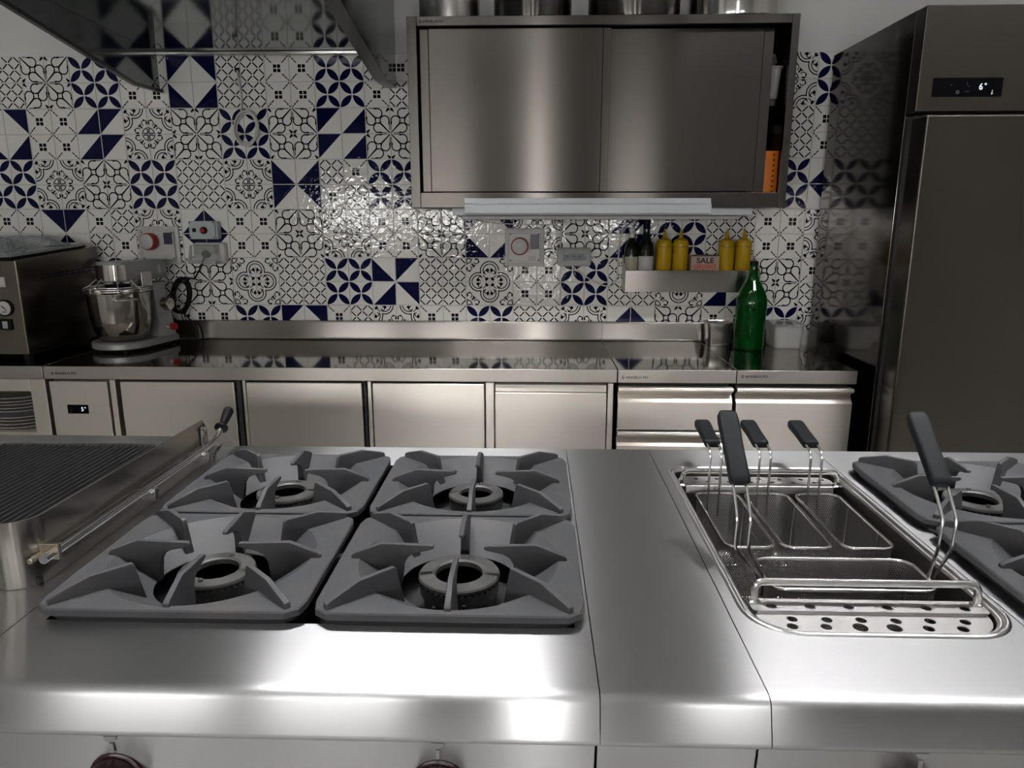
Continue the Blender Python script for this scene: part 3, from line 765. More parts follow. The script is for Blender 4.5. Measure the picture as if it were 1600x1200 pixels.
# tilting lever with black grip along the right side
xr = -0.7355
mb = MB(); mb.tube(fillet([(xr, -2.112, 0.949), (xr, -1.545, 0.945), (xr, -1.500, 0.951), (xr, -1.468, 0.968), (xr, -1.452, 0.977)], 0.02), 0.0072, 12)
lv = mb.build('lever_rod', 'steel_wire', gr)
mb = MB(); A = Vector((xr, -1.474, 0.9645)); B = Vector((xr, -1.417, 0.998)); d = (B-A).normalized()
mb.tube([A+d*t for t in (0.002, 0.004, 0.009, 0.011, 0.014, 0.022, 0.044, 0.062, 0.067, 0.069)], [0.012, 0.0155, 0.0155, 0.012, 0.0095, 0.0085, 0.0108, 0.0122, 0.010, 0.005], 18); mb.build('lever_grip', 'black_plastic', lv)
mb = MB(); mb.box(xr-0.024, xr+0.010, -2.090, -2.082, 0.938, 0.964); mb.cyl((xr-0.016, -2.120, 0.949), (xr-0.016, -2.09, 0.949), 0.0045, n=10); mb.build('end_bracket', 'brass_tarnish', gr, 0.001)
for y in (-1.80, -1.575):
    mb = MB(); mb.box(xr-0.021, xr+0.012, y-0.006, y+0.006, 0.9205, 0.9435); mb.cyl((xr+0.004, y-0.013, 0.935), (xr+0.004, y+0.013, 0.935), 0.0075, n=6); mb.build('clamp', 'steel_wire', gr, 0.001)
mb = MB(); mb.prism([(-1.53, 0.9), (-1.44, 0.9), (-1.44, 0.925), (-1.49, 0.936), (-1.53, 0.92)], lambda a, b, t: (t, a, b), xr+0.002, xr+0.010); mb.build('stop_bracket', 'steel_polished', gr, 0.001)
mb = MB(); mb.box(gx1+0.0015, gx1+0.004, -1.545, -1.530, 0.945, 0.99); mb.cyl((gx1+0.002, -1.537, 0.985), (gx1+0.012, -1.537, 0.985), 0.006, n=8); mb.build('side_plate', 'steel_polished', gr, 0.001)

# ================================================================== BACK COUNTER
ZC, CY = 0.94, -0.63
def worktop_slab(root, x0, x1, splash=True, name='worktop'):
    mb = MB(); g = 0.0008
    mb.box(x0+g, x1-g, CY, -0.012, 0.893, ZC); mb.m[2] = 1; mb.build(name, ['steel_counter_top', 'steel_edge'], root, 0.0025, 2)
    if splash:
        mb = MB()
        prof = [(-0.034, ZC+0.0002), (-0.027, ZC+0.004), (-0.024, ZC+0.012), (-0.022, 1.012), (-0.019, 1.0195), (-0.0015, 1.0205), (-0.0015, ZC+0.0002)]
        mb.prism(prof, lambda a, b, t: (t, a, b), x0+g, x1-g); mb.build('backsplash', 'steel_splash', root)
def feet(root, x0, x1):
    for x in (x0+0.06, x1-0.06):
        for y in (-0.56, -0.1): MB().cyl((x, y, 0), (x, y, 0.13), 0.02, n=12).build('foot', 'steel_polished', root)
C0, C1, C2, C3 = -1.735, 0.292, 0.701, 1.112
# --- refrigerated counter
rc = thing('refrigerated_counter', 'long steel refrigerated counter with four front panels under the tiled wall', 'counter', ((C0+C1)/2, -0.32, 0))
worktop_slab(rc, C0, C1); feet(rc, C0, C1)
brand(rc, C0+0.028, CY, 0.911)
mb = MB(); mb.box(C0+0.002, C1-0.012, CY+0.045, -0.015, 0.13, 0.8925); mb.build('body', 'gasket', rc)
def front(root, name, x0, x1, z0, z1, y=CY+0.004, m='steel_counter', dep=0.038, bev=0.003):
    mb = MB(); mb.box(x0, x1, y, y+dep, z0, z1); return mb.build(name, m, root, bev, 2)
cp = front(rc, 'compressor_panel', -1.722, -1.513, 0.16, 0.884)
mb = MB(); mb.box(-1.6665, -1.5905, CY+0.0022, CY+0.006, 0.766, 0.799); mb.build('display', 'display_black', cp, 0.0015)
text('5', 0.021, 'display_lit', cp, (-1.6165, CY+0.002, 0.776), sx=0.95, name='digit'); text('\u00b0', 0.018, 'display_lit', cp, (-1.6045, CY+0.002, 0.778), name='digit')
mb = MB(); mb.box(-1.660, -1.652, CY+0.0016, CY+0.0022, 0.786, 0.7865); mb.box(-1.655, -1.648, CY+0.0016, CY+0.0022, 0.7785, 0.7795); mb.box(-1.660, -1.650, CY+0.0016, CY+0.0022, 0.7705, 0.7712); mb.build('symbol', 'display_dim', cp, flat=True)
for x0, x1 in ((-1.466, -1.056), (-1.014, -0.602), (-0.565, -0.170)):
    d = front(rc, 'door', x0, x1, 0.16, 0.884)
    MB().box(x0+0.004, x1-0.004, CY+0.010, CY+0.040, 0.8845, 0.8925).build('grip_recess', 'black_gap', d, flat=True)
# end panel with pressed step, frame posts between the doors
front(rc, 'end_panel', -0.134, 0.258, 0.16, 0.853, CY+0.008); front(rc, 'panel_rail', -0.134, 0.258, 0.8545, 0.8815, CY+0.016)
front(rc, 'post', 0.260, 0.281, 0.16, 0.890, CY+0.006); front(rc, 'post', -0.167, -0.136, 0.16, 0.890, CY+0.006)
front(rc, 'post', -1.509, -1.487, 0.16, 0.890, CY+0.012, 'steel_counter', 0.03); front(rc, 'post', -1.052, -1.036, 0.16, 0.890, CY+0.012, 'gasket', 0.03)
front(rc, 'post', -1.030, -1.018, 0.16, 0.890, CY+0.012, 'steel_counter', 0.03); front(rc, 'post', -0.598, -0.588, 0.16, 0.890, CY+0.012, 'gasket', 0.03); front(rc, 'post', -0.584, -0.569, 0.16, 0.890, CY+0.010, 'steel_counter', 0.03)
# --- drawer units
def drawer_unit(label, x0, x1, kind):
    root = thing('drawer_unit', label, 'drawer unit', ((x0+x1)/2, -0.32, 0))
    worktop_slab(root, x0, x1); feet(root, x0, x1); brand(root, x0+0.014, CY, 0.909 if kind == 2 else 0.915)
    mb = MB(); mb.box(x0+0.012, x1-0.012, CY+0.05, -0.015, 0.13, 0.8925); mb.build('body', 'gasket', root)
    def drawer(zt, zb):
        y = CY+0.004; a, b = x0+0.005, x1-0.008
        prof = [(y+0.020, zt), (y-0.006, zt), (y-0.008, zt-0.003), (y-0.008, zt-0.010), (y-0.004, zt-0.013), (y+0.016, zt-0.022), (y+0.020, zt-0.030), (y+0.006, zt-0.048), (y, zt-0.053), (y, zb), (y+0.03, zb), (y+0.03, zt)]
        mb = MB(); mb.prism(prof, lambda p, q, t: (t, p, q), a, b); mb.build('drawer', 'steel_counter', root)
    if kind == 2: drawer(0.876, 0.724); drawer(0.716, 0.45); drawer(0.442, 0.16)
    else: drawer(0.876, 0.45); drawer(0.442, 0.16)
    return root
drawer_unit('steel drawer unit with several drawers, under the wall shelf of bottles', C1, C2, 2)
drawer_unit('steel drawer unit with one deep drawer front, beside the tall fridge', C2, C3, 1)
# --- open work table at the left
tb = thing('open_work_table', 'steel table with open plate shelf below the vacuum sealer', 'table', (-2.15, -0.32, 0))
worktop_slab(tb, -2.62, C0, False); feet(tb, -2.62, C0)
mb = MB(); mb.box(-1.794, C0-0.002, CY+0.006, CY+0.04, 0.14, 0.892); mb.box(-2.62, -2.58, CY+0.006, CY+0.04, 0.14, 0.892)
mb.box(-2.58, -1.794, CY+0.006, CY+0.04, 0.846, 0.892); mb.build('frame', 'steel_counter', tb, 0.002)
mb = MB(); mb.box(-2.58, -1.7945, CY+0.008, CY+0.035, 0.64, 0.694); mb.box(-2.6, C0-0.004, CY+0.035, -0.02, 0.64, 0.690); mb.build('shelf', 'steel_counter', tb, 0.001)
mb = MB(); mb.box(-2.6, -1.745, -0.03, -0.016, 0.14, 0.892); mb.box(C0-0.012, C0-0.004, CY+0.04, -0.02, 0.14, 0.892); mb.build('back_panel', 'gasket', tb)
# plates on that shelf
zp = 0.6905
pm = None
for k in range(9):
    cx = -1.925+random.uniform(-0.004, 0.004); r = 0.115 if k < 4 else 0.122
    if k == 4: zp += 0.012
    mb = MB(); mb.lathe([(0.05, 0), (r*0.62, 0.001), (r, 0.0080), (r+0.001, 0.0090), (r, 0.0100), (r*0.62, 0.0040), (0, 0.0036)], (cx, -0.475+random.uniform(-0.004, 0.004), zp), 40)
    o = mb.build('plate', 'ceramic')
    tag(o, 'pale glossy plate, %s in the stack on the open shelf' % ['lowest', 'second from the bottom', 'third from the bottom', 'fourth from the bottom', 'middle one', 'fourth from the top', 'third from the top', 'second from the top', 'topmost'][k], 'plate', 'stacked plates on the open shelf')
    zp += 0.0125

# ================================================================== TALL FRIDGE
FX0, FX1, FZ = 1.160, 1.93, 2.067
fr = thing('tall_fridge', 'tall brushed steel upright fridge with black temperature display', 'fridge', ((FX0+FX1)/2, -0.36, 0))
mb = MB(); mb.box(FX0, FX1, -0.652, -0.025, 0.12, FZ); mb.build('body', 'steel_fridge_side', fr, 0.003)
mb = MB(); mb.box(FX0+0.0005, FX1-0.0005, -0.712, -0.6525, 1.766, FZ-0.0005); up = mb.build('control_fascia', 'steel_fridge', fr, 0.004, 3)
mb = MB(); mb.box(FX0+0.012, FX1-0.012, -0.694, -0.6525, 0.14, 1.756); mb.build('gasket', 'gasket', fr)
mb = MB(); mb.box(FX0+0.001, FX1-0.001, -0.786, -0.6945, 0.14, 1.750); mb.build('door', 'steel_fridge', fr, 0.007, 3)
mb = MB(); mb.box(1.204, 1.4125, -0.7135, -0.7115, 1.809, 1.8635); dp = mb.build('display', 'display_black', up, 0.0006)
text('6', 0.026, 'display_lit', up, (1.342, -0.7138, 1.829), name='digit', sx=0.9); text('\u00b0', 0.022, 'display_lit', up, (1.3565, -0.7138, 1.832), name='digit')
mb = MB(); mb.box(1.3815, 1.3845, -0.7142, -0.7136, 1.818, 1.828); mb.lathe([(0.0028, -0.0002), (0.0028, 0.0006)], (1.383, -0.7138, 1.818), 10, axis='Y')
mb.tube([(1.280+0.0045*math.cos(math.radians(a)), -0.714, 1.8225+0.0045*math.sin(math.radians(a))) for a in range(130, 411, 28)], 0.0005, 5); mb.box(1.2796, 1.2804, -0.7142, -0.7136, 1.8225, 1.828)
mb.build('symbol', 'label_white', up, flat=True)
mb = MB(); mb.box(1.258, 1.261, -0.7141, -0.7136, 1.842, 1.844); mb.box(1.306, 1.3066, -0.7141, -0.7136, 1.842, 1.852); mb.box(1.311, 1.313, -0.7141, -0.7136, 1.838, 1.840); mb.box(1.302, 1.315, -0.7141, -0.7136, 1.8235, 1.8242); mb.build('symbol', 'display_dim', up, flat=True)
for x in (FX0+0.06, FX1-0.06):
    for y in (-0.6, -0.1): MB().cyl((x, y, 0), (x, y, 0.12), 0.025, n=12).build('foot', 'steel_polished', fr)

# ================================================================== WALL CABINET
KX0, KX1, KZ0, KZ1, KY = -0.447, 0.902, 1.487, 2.129, -0.38
wc = thing('wall_cabinet', 'wide steel wall cabinet with two sliding doors, right end open', 'cabinet', ((KX0+KX1)/2, -0.19, KZ0))
mb = MB(); t = 0.004
mb.box(KX0, KX1, KY+0.002, -0.001, KZ1-t, KZ1); mb.box(KX0, KX1, KY+0.002, -0.001, KZ0, KZ0+t)
mb.box(KX0, KX0+t, KY+0.002, -0.001, KZ0+t, KZ1-t); mb.box(KX1-t, KX1, KY+0.002, -0.001, KZ0+t, KZ1-t); mb.box(KX0+t, KX1-t, -0.006, -0.001, KZ0+t, KZ1-t)
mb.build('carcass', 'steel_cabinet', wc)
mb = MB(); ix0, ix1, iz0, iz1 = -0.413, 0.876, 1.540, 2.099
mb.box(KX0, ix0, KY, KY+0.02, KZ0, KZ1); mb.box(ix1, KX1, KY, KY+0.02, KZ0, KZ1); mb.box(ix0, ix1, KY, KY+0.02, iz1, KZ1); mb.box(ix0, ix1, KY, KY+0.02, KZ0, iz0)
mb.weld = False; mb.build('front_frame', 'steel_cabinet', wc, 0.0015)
brand(wc, -0.405, KY, 2.109, 0.0105)
def sliding(x0, x1, y, lw, rw):
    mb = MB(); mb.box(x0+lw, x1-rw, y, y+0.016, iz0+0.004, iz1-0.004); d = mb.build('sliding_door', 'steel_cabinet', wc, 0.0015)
    if lw: MB().box(x0, x0+lw-0.0012, y+0.0025, y+0.016, iz0+0.004, iz1-0.006).build('pull_edge', 'steel_cabinet', d, 0.001)
    if rw: MB().box(x1-rw+0.0012, x1, y+0.0025, y+0.016, iz0+0.004, iz1-0.004).build('pull_edge', 'steel_cabinet', d, 0.001)
sliding(-0.406, 0.264, KY+0.022, 0.031, 0.028)
sliding(0.240, 0.832, KY+0.042, 0.0, 0.036)
mb = MB(); mb.box(KX0+0.006, KX1-0.006, KY+0.07, -0.008, 1.842, 1.866); mb.build('inner_shelf', 'steel_cabinet', wc, 0.001)
# things kept behind the open end
oc = thing('cutlery_holder', 'orange plastic holder with round holes inside the open cabinet end', 'holder', (0.860, -0.275, iz0-0.049))
mb = MB(); zb_ = KZ0+t
hx = [(-0.052, -0.052), (0.028, -0.052), (0.028, 0.05), (-0.052, 0.05)]
def hp(u, v, z): return (0.858+u, -0.262+v, z)
def shell(w, z): return [hp(u*w, v*w, z) for u, v in rrect(-0.036, 0.032, -0.045, 0.045, 0.006, 3)]
mb.loft([shell(0.9, zb_), shell(1, zb_+0.005), shell(1.0, 1.688), shell(0.95, 1.688), shell(0.93, zb_+0.008)], 0); mb.build('body', 'orange_plastic', oc, angle=40)
for i in range(8):
    for dx in (-0.026, 0.013):
        MB().lathe([(0.0038, -0.0002), (0.0036, 0.0004)], (0.858+dx, -0.262-0.045, 1.545+0.0185*i), 10, axis='Y').build('hole', 'black_gap', oc, flat=True)
bt = thing('sauce_bottle', 'amber bottle with pale cap behind the orange holder', 'bottle', (0.862, -0.13, zb_))
MB().lathe([(0.032, 0), (0.034, 0.006), (0.034, 0.20), (0.028, 0.235), (0.016, 0.262), (0.016, 0.272)], (0.862, -0.13, zb_), 20).build('body', 'amber', bt)
MB().lathe([(0.019, 0.2735), (0.019, 0.302), (0.012, 0.306)], (0.862, -0.13, zb_), 16).build('cap', 'white_plastic', bt)
tub = thing('storage_tub', 'cloudy plastic tub on the inner shelf of the wall cabinet', 'tub', (0.83, -0.19, 1.8665))
mb = MB(); mb.loft([[(0.832+u*w, -0.19+v*w, z) for u, v in rrect(-0.058, 0.058, -0.09, 0.09, 0.025, 5)] for w, z in ((0.84, 1.8665), (0.87, 1.87), (1, 1.975), (1.06, 1.977), (1.06, 1.981), (0.97, 1.981), (0.85, 1.874))]); mb.build('body', 'cloudy_plastic', tub, angle=40)
bag = MB()
for k in range(5): pass
prof = [(0.0, 0.0), (0.045, 0.004), (0.06, 0.03), (0.048, 0.055), (0.02, 0.07), (0.012, 0.085), (0.024, 0.1), (0.0, 0.104)]
rings = []
for r, h in prof:
    rings.append([(0.835+r*(1+0.25*math.sin(5*a+h*60))*math.cos(a)*0.75, -0.2+r*(1+0.25*math.sin(5*a+h*60))*math.sin(a), 1.9815+h*0.9) for a in [2*math.pi*k/24 for k in range(24)]])
bag.loft(rings); tag(bag.build('plastic_bag', 'clear_plastic'), 'crumpled clear bag lying on the plastic tub in the cabinet', 'bag')
# pots on top of the cabinet
def pot(label, cx, d, h, m, handles=True):
    r = d/2; cy = -0.205; root = thing('cooking_pot', label, 'pot', (cx, cy, KZ1)); z = KZ1+0.0005
    MB().lathe([(r*0.93, 0), (r*0.985, 0.004), (r, 0.014), (r, h), (r+0.004, h+0.002), (r+0.004, h+0.005), (r-0.003, h+0.005), (r-0.003, 0.02), (0, 0.012)], (cx, cy, z), 48).build('body', m, root)
    if handles:
        for s in (-1, 1):
            x = cx+s*r; MB().tube(fillet([(x-s*0.002, cy-0.05, z+h*0.75), (x+s*0.04, cy-0.05, z+h*0.78), (x+s*0.04, cy+0.05, z+h*0.78), (x-s*0.002, cy+0.05, z+h*0.75)], 0.02), 0.006, 8).build('handle', 'steel_wire', root)
pot('dented dark steel pot at the left end on top of the wall cabinet', -0.315, 0.222, 0.10, 'steel_pot', False)
pot('second pot from the left on top of the wall cabinet', -0.010, 0.283, 0.105, 'steel_cabinet', False)
pot('third pot from the left on top of the wall cabinet', 0.357, 0.330, 0.10, 'steel_cabinet', False)
pot('widest bright pot at the right end on top of the wall cabinet', 0.722, 0.338, 0.105, 'steel_polished', False)
# under-cabinet lamp
la = thing('under_cabinet_lamp', 'white tube lamp housing under the wall cabinet, switched off', 'lamp', (0.19, -0.33, 1.45))
mb = MB(); mb.prism([(-0.404, 1.4665), (-0.381, 1.4665), (-0.381, 1.520), (-0.388, 1.520), (-0.392, 1.502), (-0.404, 1.497)], lambda a, b, t: (t, a, b), -0.252, 0.634); mb.build('front_cover', 'lightgrey_paint', la, 0.001)
mb = MB(); mb.box(-0.300, 0.790, -0.372, -0.20, 1.460, 1.4866); mb.build('housing', 'midgrey_paint', la, 0.002)
MB().cyl((-0.27, -0.30, 1.452), (0.76, -0.30, 1.452), 0.0075, n=12).build('tube', 'white_plastic', la)

# ================================================================== EXTRACTOR HOOD
hd = thing('extractor_hood', 'polished steel extractor hood with side skirts above the tiled wall', 'hood', (-1.02, -0.65, 1.95))
HX0, HX1, HY = -1.518, -0.554, -1.30
for sx, x, fw, dz in ((1, HX0, 0.016, 0.0), (-1, HX1, 0.046, 0.014)):
    edge = [(-0.012, 1.947+dz), (-0.22, 1.941+dz), (HY, 2.107+dz)]
    mb = MB(); mb.prism(edge+[(HY, 2.62), (-0.012, 2.62)], lambda a, b, t: (t, a, b), x, x+sx*0.003); sk = mb.build('side_skirt', 'steel_hood', hd)
    mb = MB(); mb.loft([[(x, y, z), (x+sx*fw, y, z), (x+sx*fw, y, z+0.012), (x+sx*(fw-0.003), y, z+0.012), (x+sx*(fw-0.003), y, z+0.003), (x, y, z+0.003)] for y, z in [(q[0], q[1]-0.0032) for q in edge]]); mb.build('bottom_flange', 'steel_flange_shaded', sk)
    mb = MB()
    for k in range(5): mb.lathe([(0.004, 0), (0.0025, 0.002), (0, 0.0025)], (x+sx*0.003, -0.03, 1.985+0.02*k), 8, axis='X')
    mb.build('rivet', 'steel_wire', sk)
mb = MB(); mb.loft([[(HX0+0.004, -0.012, 2.096), (HX0+0.004, HY, 2.125), (HX0+0.004, HY, 2.129), (HX0+0.004, -0.012, 2.100)], [(HX1-0.004, -0.012, 2.096), (HX1-0.004, HY, 2.125), (HX1-0.004, HY, 2.129), (HX1-0.004, -0.012, 2.100)]]); mb.build('inner_plate', 'steel_hood', hd, flat=True)
mb = MB(); mb.box(HX0+0.004, HX1-0.004, -0.026, -0.010, 2.084, 2.0955); mb.build('drip_gutter', 'steel_polished', hd, 0.002)
mb = MB(); mb.box(HX0, HX1, HY-0.003, HY, 1.96, 2.62); mb.box(HX0, HX1, HY, -0.012, 2.62, 2.623); mb.build('outer_shell', 'steel_hood', hd)


# ================================================================== CEILING LAMPS over the range
def louvre_lamp(label, x0, x1, yc):
    root = thing('louvre_lamp', label, 'lamp', ((x0+x1)/2, yc, 2.70)); w = 0.12
    mb = MB(); mb.box(x0-0.02, x1+0.02, yc-w, yc+w, 2.85, CEIL-0.0005); mb.box(x0-0.02, x1+0.02, yc-w, yc-w+0.004, 2.70, 2.85); mb.box(x0-0.02, x1+0.02, yc+w-0.004, yc+w, 2.70, 2.85); mb.build('housing', 'midgrey_paint', root)
    MB().box(x0, x1, yc-w+0.006, yc+w-0.006, 2.842, 2.849).build('diffuser', 'lamp_white', root)
    n = round((x1-x0)/0.137)
    for k in range(n+1):
        x = x0+(x1-x0)*k/n; MB().box(x-0.019, x+0.019, yc-w+0.005, yc+w-0.005, 2.725, 2.841).build('louvre', 'midgrey_paint', root)
louvre_lamp('louvred tube lamp on the ceiling left of centre, reflected in the range top', -1.00, 0.07, -1.75)
louvre_lamp('louvred tube lamp on the ceiling right of centre, reflected in the range top', 0.80, 2.45, -1.75)

# ================================================================== THINGS ON THE WALL
def wall_socket(label, x0, x1, z0, z1, dial, rot):
    root = thing('interlock_socket', label, 'socket', ((x0+x1)/2, 0, (z0+z1)/2))
    mb = MB(); mb.loft([[(x, y, z) for x, z in rrect(x0+i, x1-i, z0+i, z1-i, 0.006, 3)] for i, y in ((0, -0.0008), (0, -0.010), (0.004, -0.013), (0.012, -0.013), (0.014, -0.010))]); mb.build('frame', 'white_plastic', root)
    mb = MB(); a, b, c, d = x0+0.017, x1-0.018, z0+0.020, z1-0.020; mb.box(a, b, -0.020, -0.0105, c, d); mb.build('plate', 'white_plastic', root, 0.002)
    cx, cz = dial; r = 0.036
    tilt = Matrix.Translation((cx, -0.020, cz)) @ Matrix.Rotation(rot, 4, 'Z') @ Matrix.Translation((-cx, 0.020, -cz))
    MB().lathe([(r*0.95, 0.0005), (r, 0.006), (r, 0.026), (r*0.96, 0.030), (r*0.86, 0.031)], (cx, -0.020, cz), 32, axis='Y').build('dial_ring', 'red_plastic', root, xf=tilt)
    MB().lathe([(r*0.85, 0.0285), (r*0.86, 0.033), (r*0.80, 0.0345), (0, 0.0345)], (cx, -0.020, cz), 32, axis='Y').build('dial_cap', 'white_plastic', root, xf=tilt)
    mb = MB(); mb.box(b-0.040, b-0.005, -0.026, -0.0205, cz-0.012, d-0.006); mb.build('switch_window', 'navy_plastic', root, 0.0015)
    mb = MB(); mb.box(b-0.046, b-0.018, -0.0235, -0.0205, c+0.006, c+0.022); mb.build('rotary_lock', 'grey_plastic', root, 0.004)
    mb = MB()
    for x in (a+0.006, b-0.006):
        for z in (c+0.006, d-0.005): mb.lathe([(0.003, 0), (0.003, 0.0012)], (x, -0.0203, z), 10, axis='Y')
    mb.build('screw', 'black_plastic', root)
wall_socket('white interlock socket with protruding red-rimmed dial behind the mixer', -1.674, -1.500, 1.258, 1.416, (-1.612, 1.354), -0.2)
wall_socket('white interlock socket with red-rimmed dial under the wall cabinet', -0.121, 0.043, 1.252, 1.409, (-0.058, 1.336), -0.05)
# small grey control box
cb = thing('switch_box', 'small pale grey control box with red push button on the wall', 'switch', (-1.362, -0.03, 1.402))
mb = MB(); mb.box(-1.432, -1.318, -0.042, -0.001, 1.364, 1.437); mb.build('housing', 'lightgrey_paint', cb, 0.004)
MB().box(-1.434, -1.325, -0.050, -0.0425, 1.364, 1.438).build('lid', 'lightgrey_paint', cb, 0.002)
MB().box(-1.4195, -1.4045, -0.0535, -0.0505, 1.393, 1.409).build('rocker_switch', 'black_plastic', cb, 0.002)
MB().lathe([(0.0145, 0.0005), (0.0145, 0.008), (0.012, 0.010), (0.0115, 0.006)], (-1.371, -0.050, 1.400), 20, axis='Y').build('button_collar', 'black_plastic', cb)
MB().lathe([(0.0095, 0.006), (0.0095, 0.016), (0.008, 0.018), (0, 0.018)], (-1.371, -0.050, 1.400), 20, axis='Y').build('red_button', 'red_plastic', cb)
mb = MB()
for x in (-1.429, -1.331):
    for z in (1.370, 1.432): mb.lathe([(0.003, 0), (0.003, 0.001)], (x, -0.0503, z), 8, axis='Y')
mb.build('screw', 'black_plastic', cb)
# splash-proof outlets
def outlet(label, x0, x1, z0, z1, opened):
    root = thing('splashproof_outlet', label, 'outlet', ((x0+x1)/2, -0.02, (z0+z1)/2))
    mb = MB(); mb.loft([[(x, y, z) for x, z in rrect(x0+i, x1-i, z0+i, z1-i, 0.012, 4)] for i, y in ((0, -0.0008), (0, -0.028), (0.006, -0.034))]); mb.build('housing', 'grey_plastic' if not opened else 'white_plastic', root, angle=50)
    if opened:
        MB().box(x0+0.012, x1-0.035, -0.050, -0.0345, z1-0.045, z1-0.012).build('lid', 'grey_plastic', root, 0.003)
        mb = MB(); mb.prism([(-0.0345, z0+0.012), (-0.085, z0+0.002), (-0.088, z0+0.010), (-0.06, z1-0.012), (-0.0345, z1-0.008)], lambda a, b, t: (t, a, b), x0-0.004, x1-0.02); mb.build('hinged_cover', 'clear_plastic', root, 0.002)
        MB().lathe([(0.018, 0), (0.018, 0.012), (0.014, 0.018)], ((x0+x1)/2-0.008, -0.035, z0+0.040), 16, axis='Y').build('plug', 'black_plastic', root)
    else:
        MB().box(x0+0.016, x1-0.016, -0.0365, -0.0345, z0+0.020, z1-0.018).build('window_frame', 'midgrey_paint', root, 0.002)
        MB().box(x0+0.022, x1-0.022, -0.0385, -0.0368, z0+0.025, z1-0.022).build('clear_window', 'smoke_glass', root, 0.001)
        mb = MB()
        for k in range(3): mb.box(x0+0.034+0.027*k, x0+0.046+0.027*k, -0.0372, -0.0366, z0+0.038, z0+0.043)
        mb.build('pin_slot', 'print_black', root, flat=True)
outlet('open splash-proof outlet with black plug below the small control box', -1.430, -1.298, 1.262, 1.350, True)
outlet('closed grey splash-proof outlet right of the centre dial socket', 0.097, 0.238, 1.254, 1.330, False)
# cables
def coil(cx, cz, rx, rz, n, y0, dy, seed, tilt=0.0):
    rnd = random.Random(seed); pts = []
    ph = [(rnd.uniform(-0.06, 0.06), rnd.uniform(-0.06, 0.06), rnd.uniform(0.86, 1.12)) for _ in range(n+1)]
    for i in range(n*20+1):
        k, t = divmod(i, 20); f = t/20; a = 2*math.pi*f+math.pi/2; p, q = ph[k], ph[min(k+1, n)]
        s = p[2]*(1-f)+q[2]*f; ox = (p[0]*(1-f)+q[0]*f)*rx*2; oz = (p[1]*(1-f)+q[1]*f)*rz
        x, z = ox+rx*s*math.cos(a), oz+rz*s*math.sin(a)
        pts.append((cx+x*math.cos(tilt)-z*math.sin(tilt), y0-dy*(i/(n*20)), cz+x*math.sin(tilt)+z*math.cos(tilt)))
    return pts
mb = MB(); c = coil(-1.172, 1.805, 0.048, 0.066, 5, -0.006, 0.022, 3, -0.15)
mb.tube(fillet([(-1.196, -0.004, 2.028), (-1.192, -0.012, 1.99), (-1.186, -0.010, 1.93)], 0.02)+c[2:], 0.0036, 7)
wcable = thing('coiled_cable', 'coiled white cable hanging from a hole in the tiles', 'cable', (-1.18, -0.01, 1.74))
mb.build('cord', 'cable_white', wcable); MB().box(-1.206, -1.188, -0.003, -0.0012, 2.021, 2.039).build('wall_hole', 'black_gap', wcable, flat=True)
mb = MB(); c = coil(-1.487, 1.128, 0.034, 0.070, 6, -0.045, 0.035, 11, -0.25)
mb.tube(fillet([(-1.375, -0.053, 1.292), (-1.395, -0.055, 1.25), (-1.43, -0.05, 1.20)], 0.02)+c, 0.0040, 7)
mb.tube(fillet([(-1.50, -0.05, 1.06), (-1.46, -0.048, 1.02), (-1.445, -0.045, 0.985), (-1.44, -0.05, 0.946)], 0.03), 0.0040, 7)
mb.build('x', 'cable_black'); _c = bpy.data.objects['x']; _c.name = 'mixer_cord'; tag(_c, 'bundled black power cord hanging from the open outlet beside the mixer', 'cable')
mb = MB(); mb.tube(fillet([(0.436, -0.20, 1.459), (0.432, -0.03, 1.452), (0.36, -0.012, 1.40), (0.352, -0.010, 1.30), (0.350, -0.010, 1.20), (0.330, -0.010, 1.165), (0.27, -0.010, 1.178), (0.20, -0.014, 1.222), (0.165, -0.016, 1.2495)], 0.04, 6), 0.0028, 7)
tag(mb.build('lamp_cord', 'cable_white'), 'thin white cord from the under-cabinet lamp to the grey outlet', 'cable')
mb = MB(); mb.tube(fillet([(-0.295, -0.21, 1.459), (-0.24, -0.06, 1.44), (-0.15, -0.012, 1.428), (0.05, -0.010, 1.422), (0.20, -0.012, 1.440)], 0.05, 5), 0.0022, 6)
tag(mb.build('thin_cord', 'cable_white'), 'thin pale cord looped on the tiles just below the lamp housing', 'cable')

# ------------------------------------------------------------------ wall shelf with bottles
SX0, SX1, SY = 0.370, 0.910, -0.125
sh = thing('wall_shelf', 'narrow steel trough shelf on the tiled wall holding bottles', 'shelf', ((SX0+SX1)/2, -0.06, 1.156))
mb = MB(); mb.box(SX0, SX1, SY, SY+0.0025, 1.157, 1.244); mb.build('front_lip', 'steel_splash', sh, 0.001)
mb = MB(); mb.box(SX0, SX1, SY+0.0025, -0.0012, 1.157, 1.1595); mb.build('floor_sheet', 'steel_counter', sh)
mb = MB(); mb.box(SX0, SX1, -0.0035, -0.0012, 1.1595, 1.300); mb.build('back_sheet', 'steel_counter', sh)
mb = MB()
for x in (SX0, SX1-0.002): mb.prism([(SY+0.003, 1.1595), (-0.0035, 1.1595), (-0.0035, 1.298), (-0.02, 1.298), (SY+0.003, 1.244)], lambda a, b, t: (t, a, b), x, x+0.002)
mb.build('end_plate', 'steel_counter', sh)
ZS = 1.160
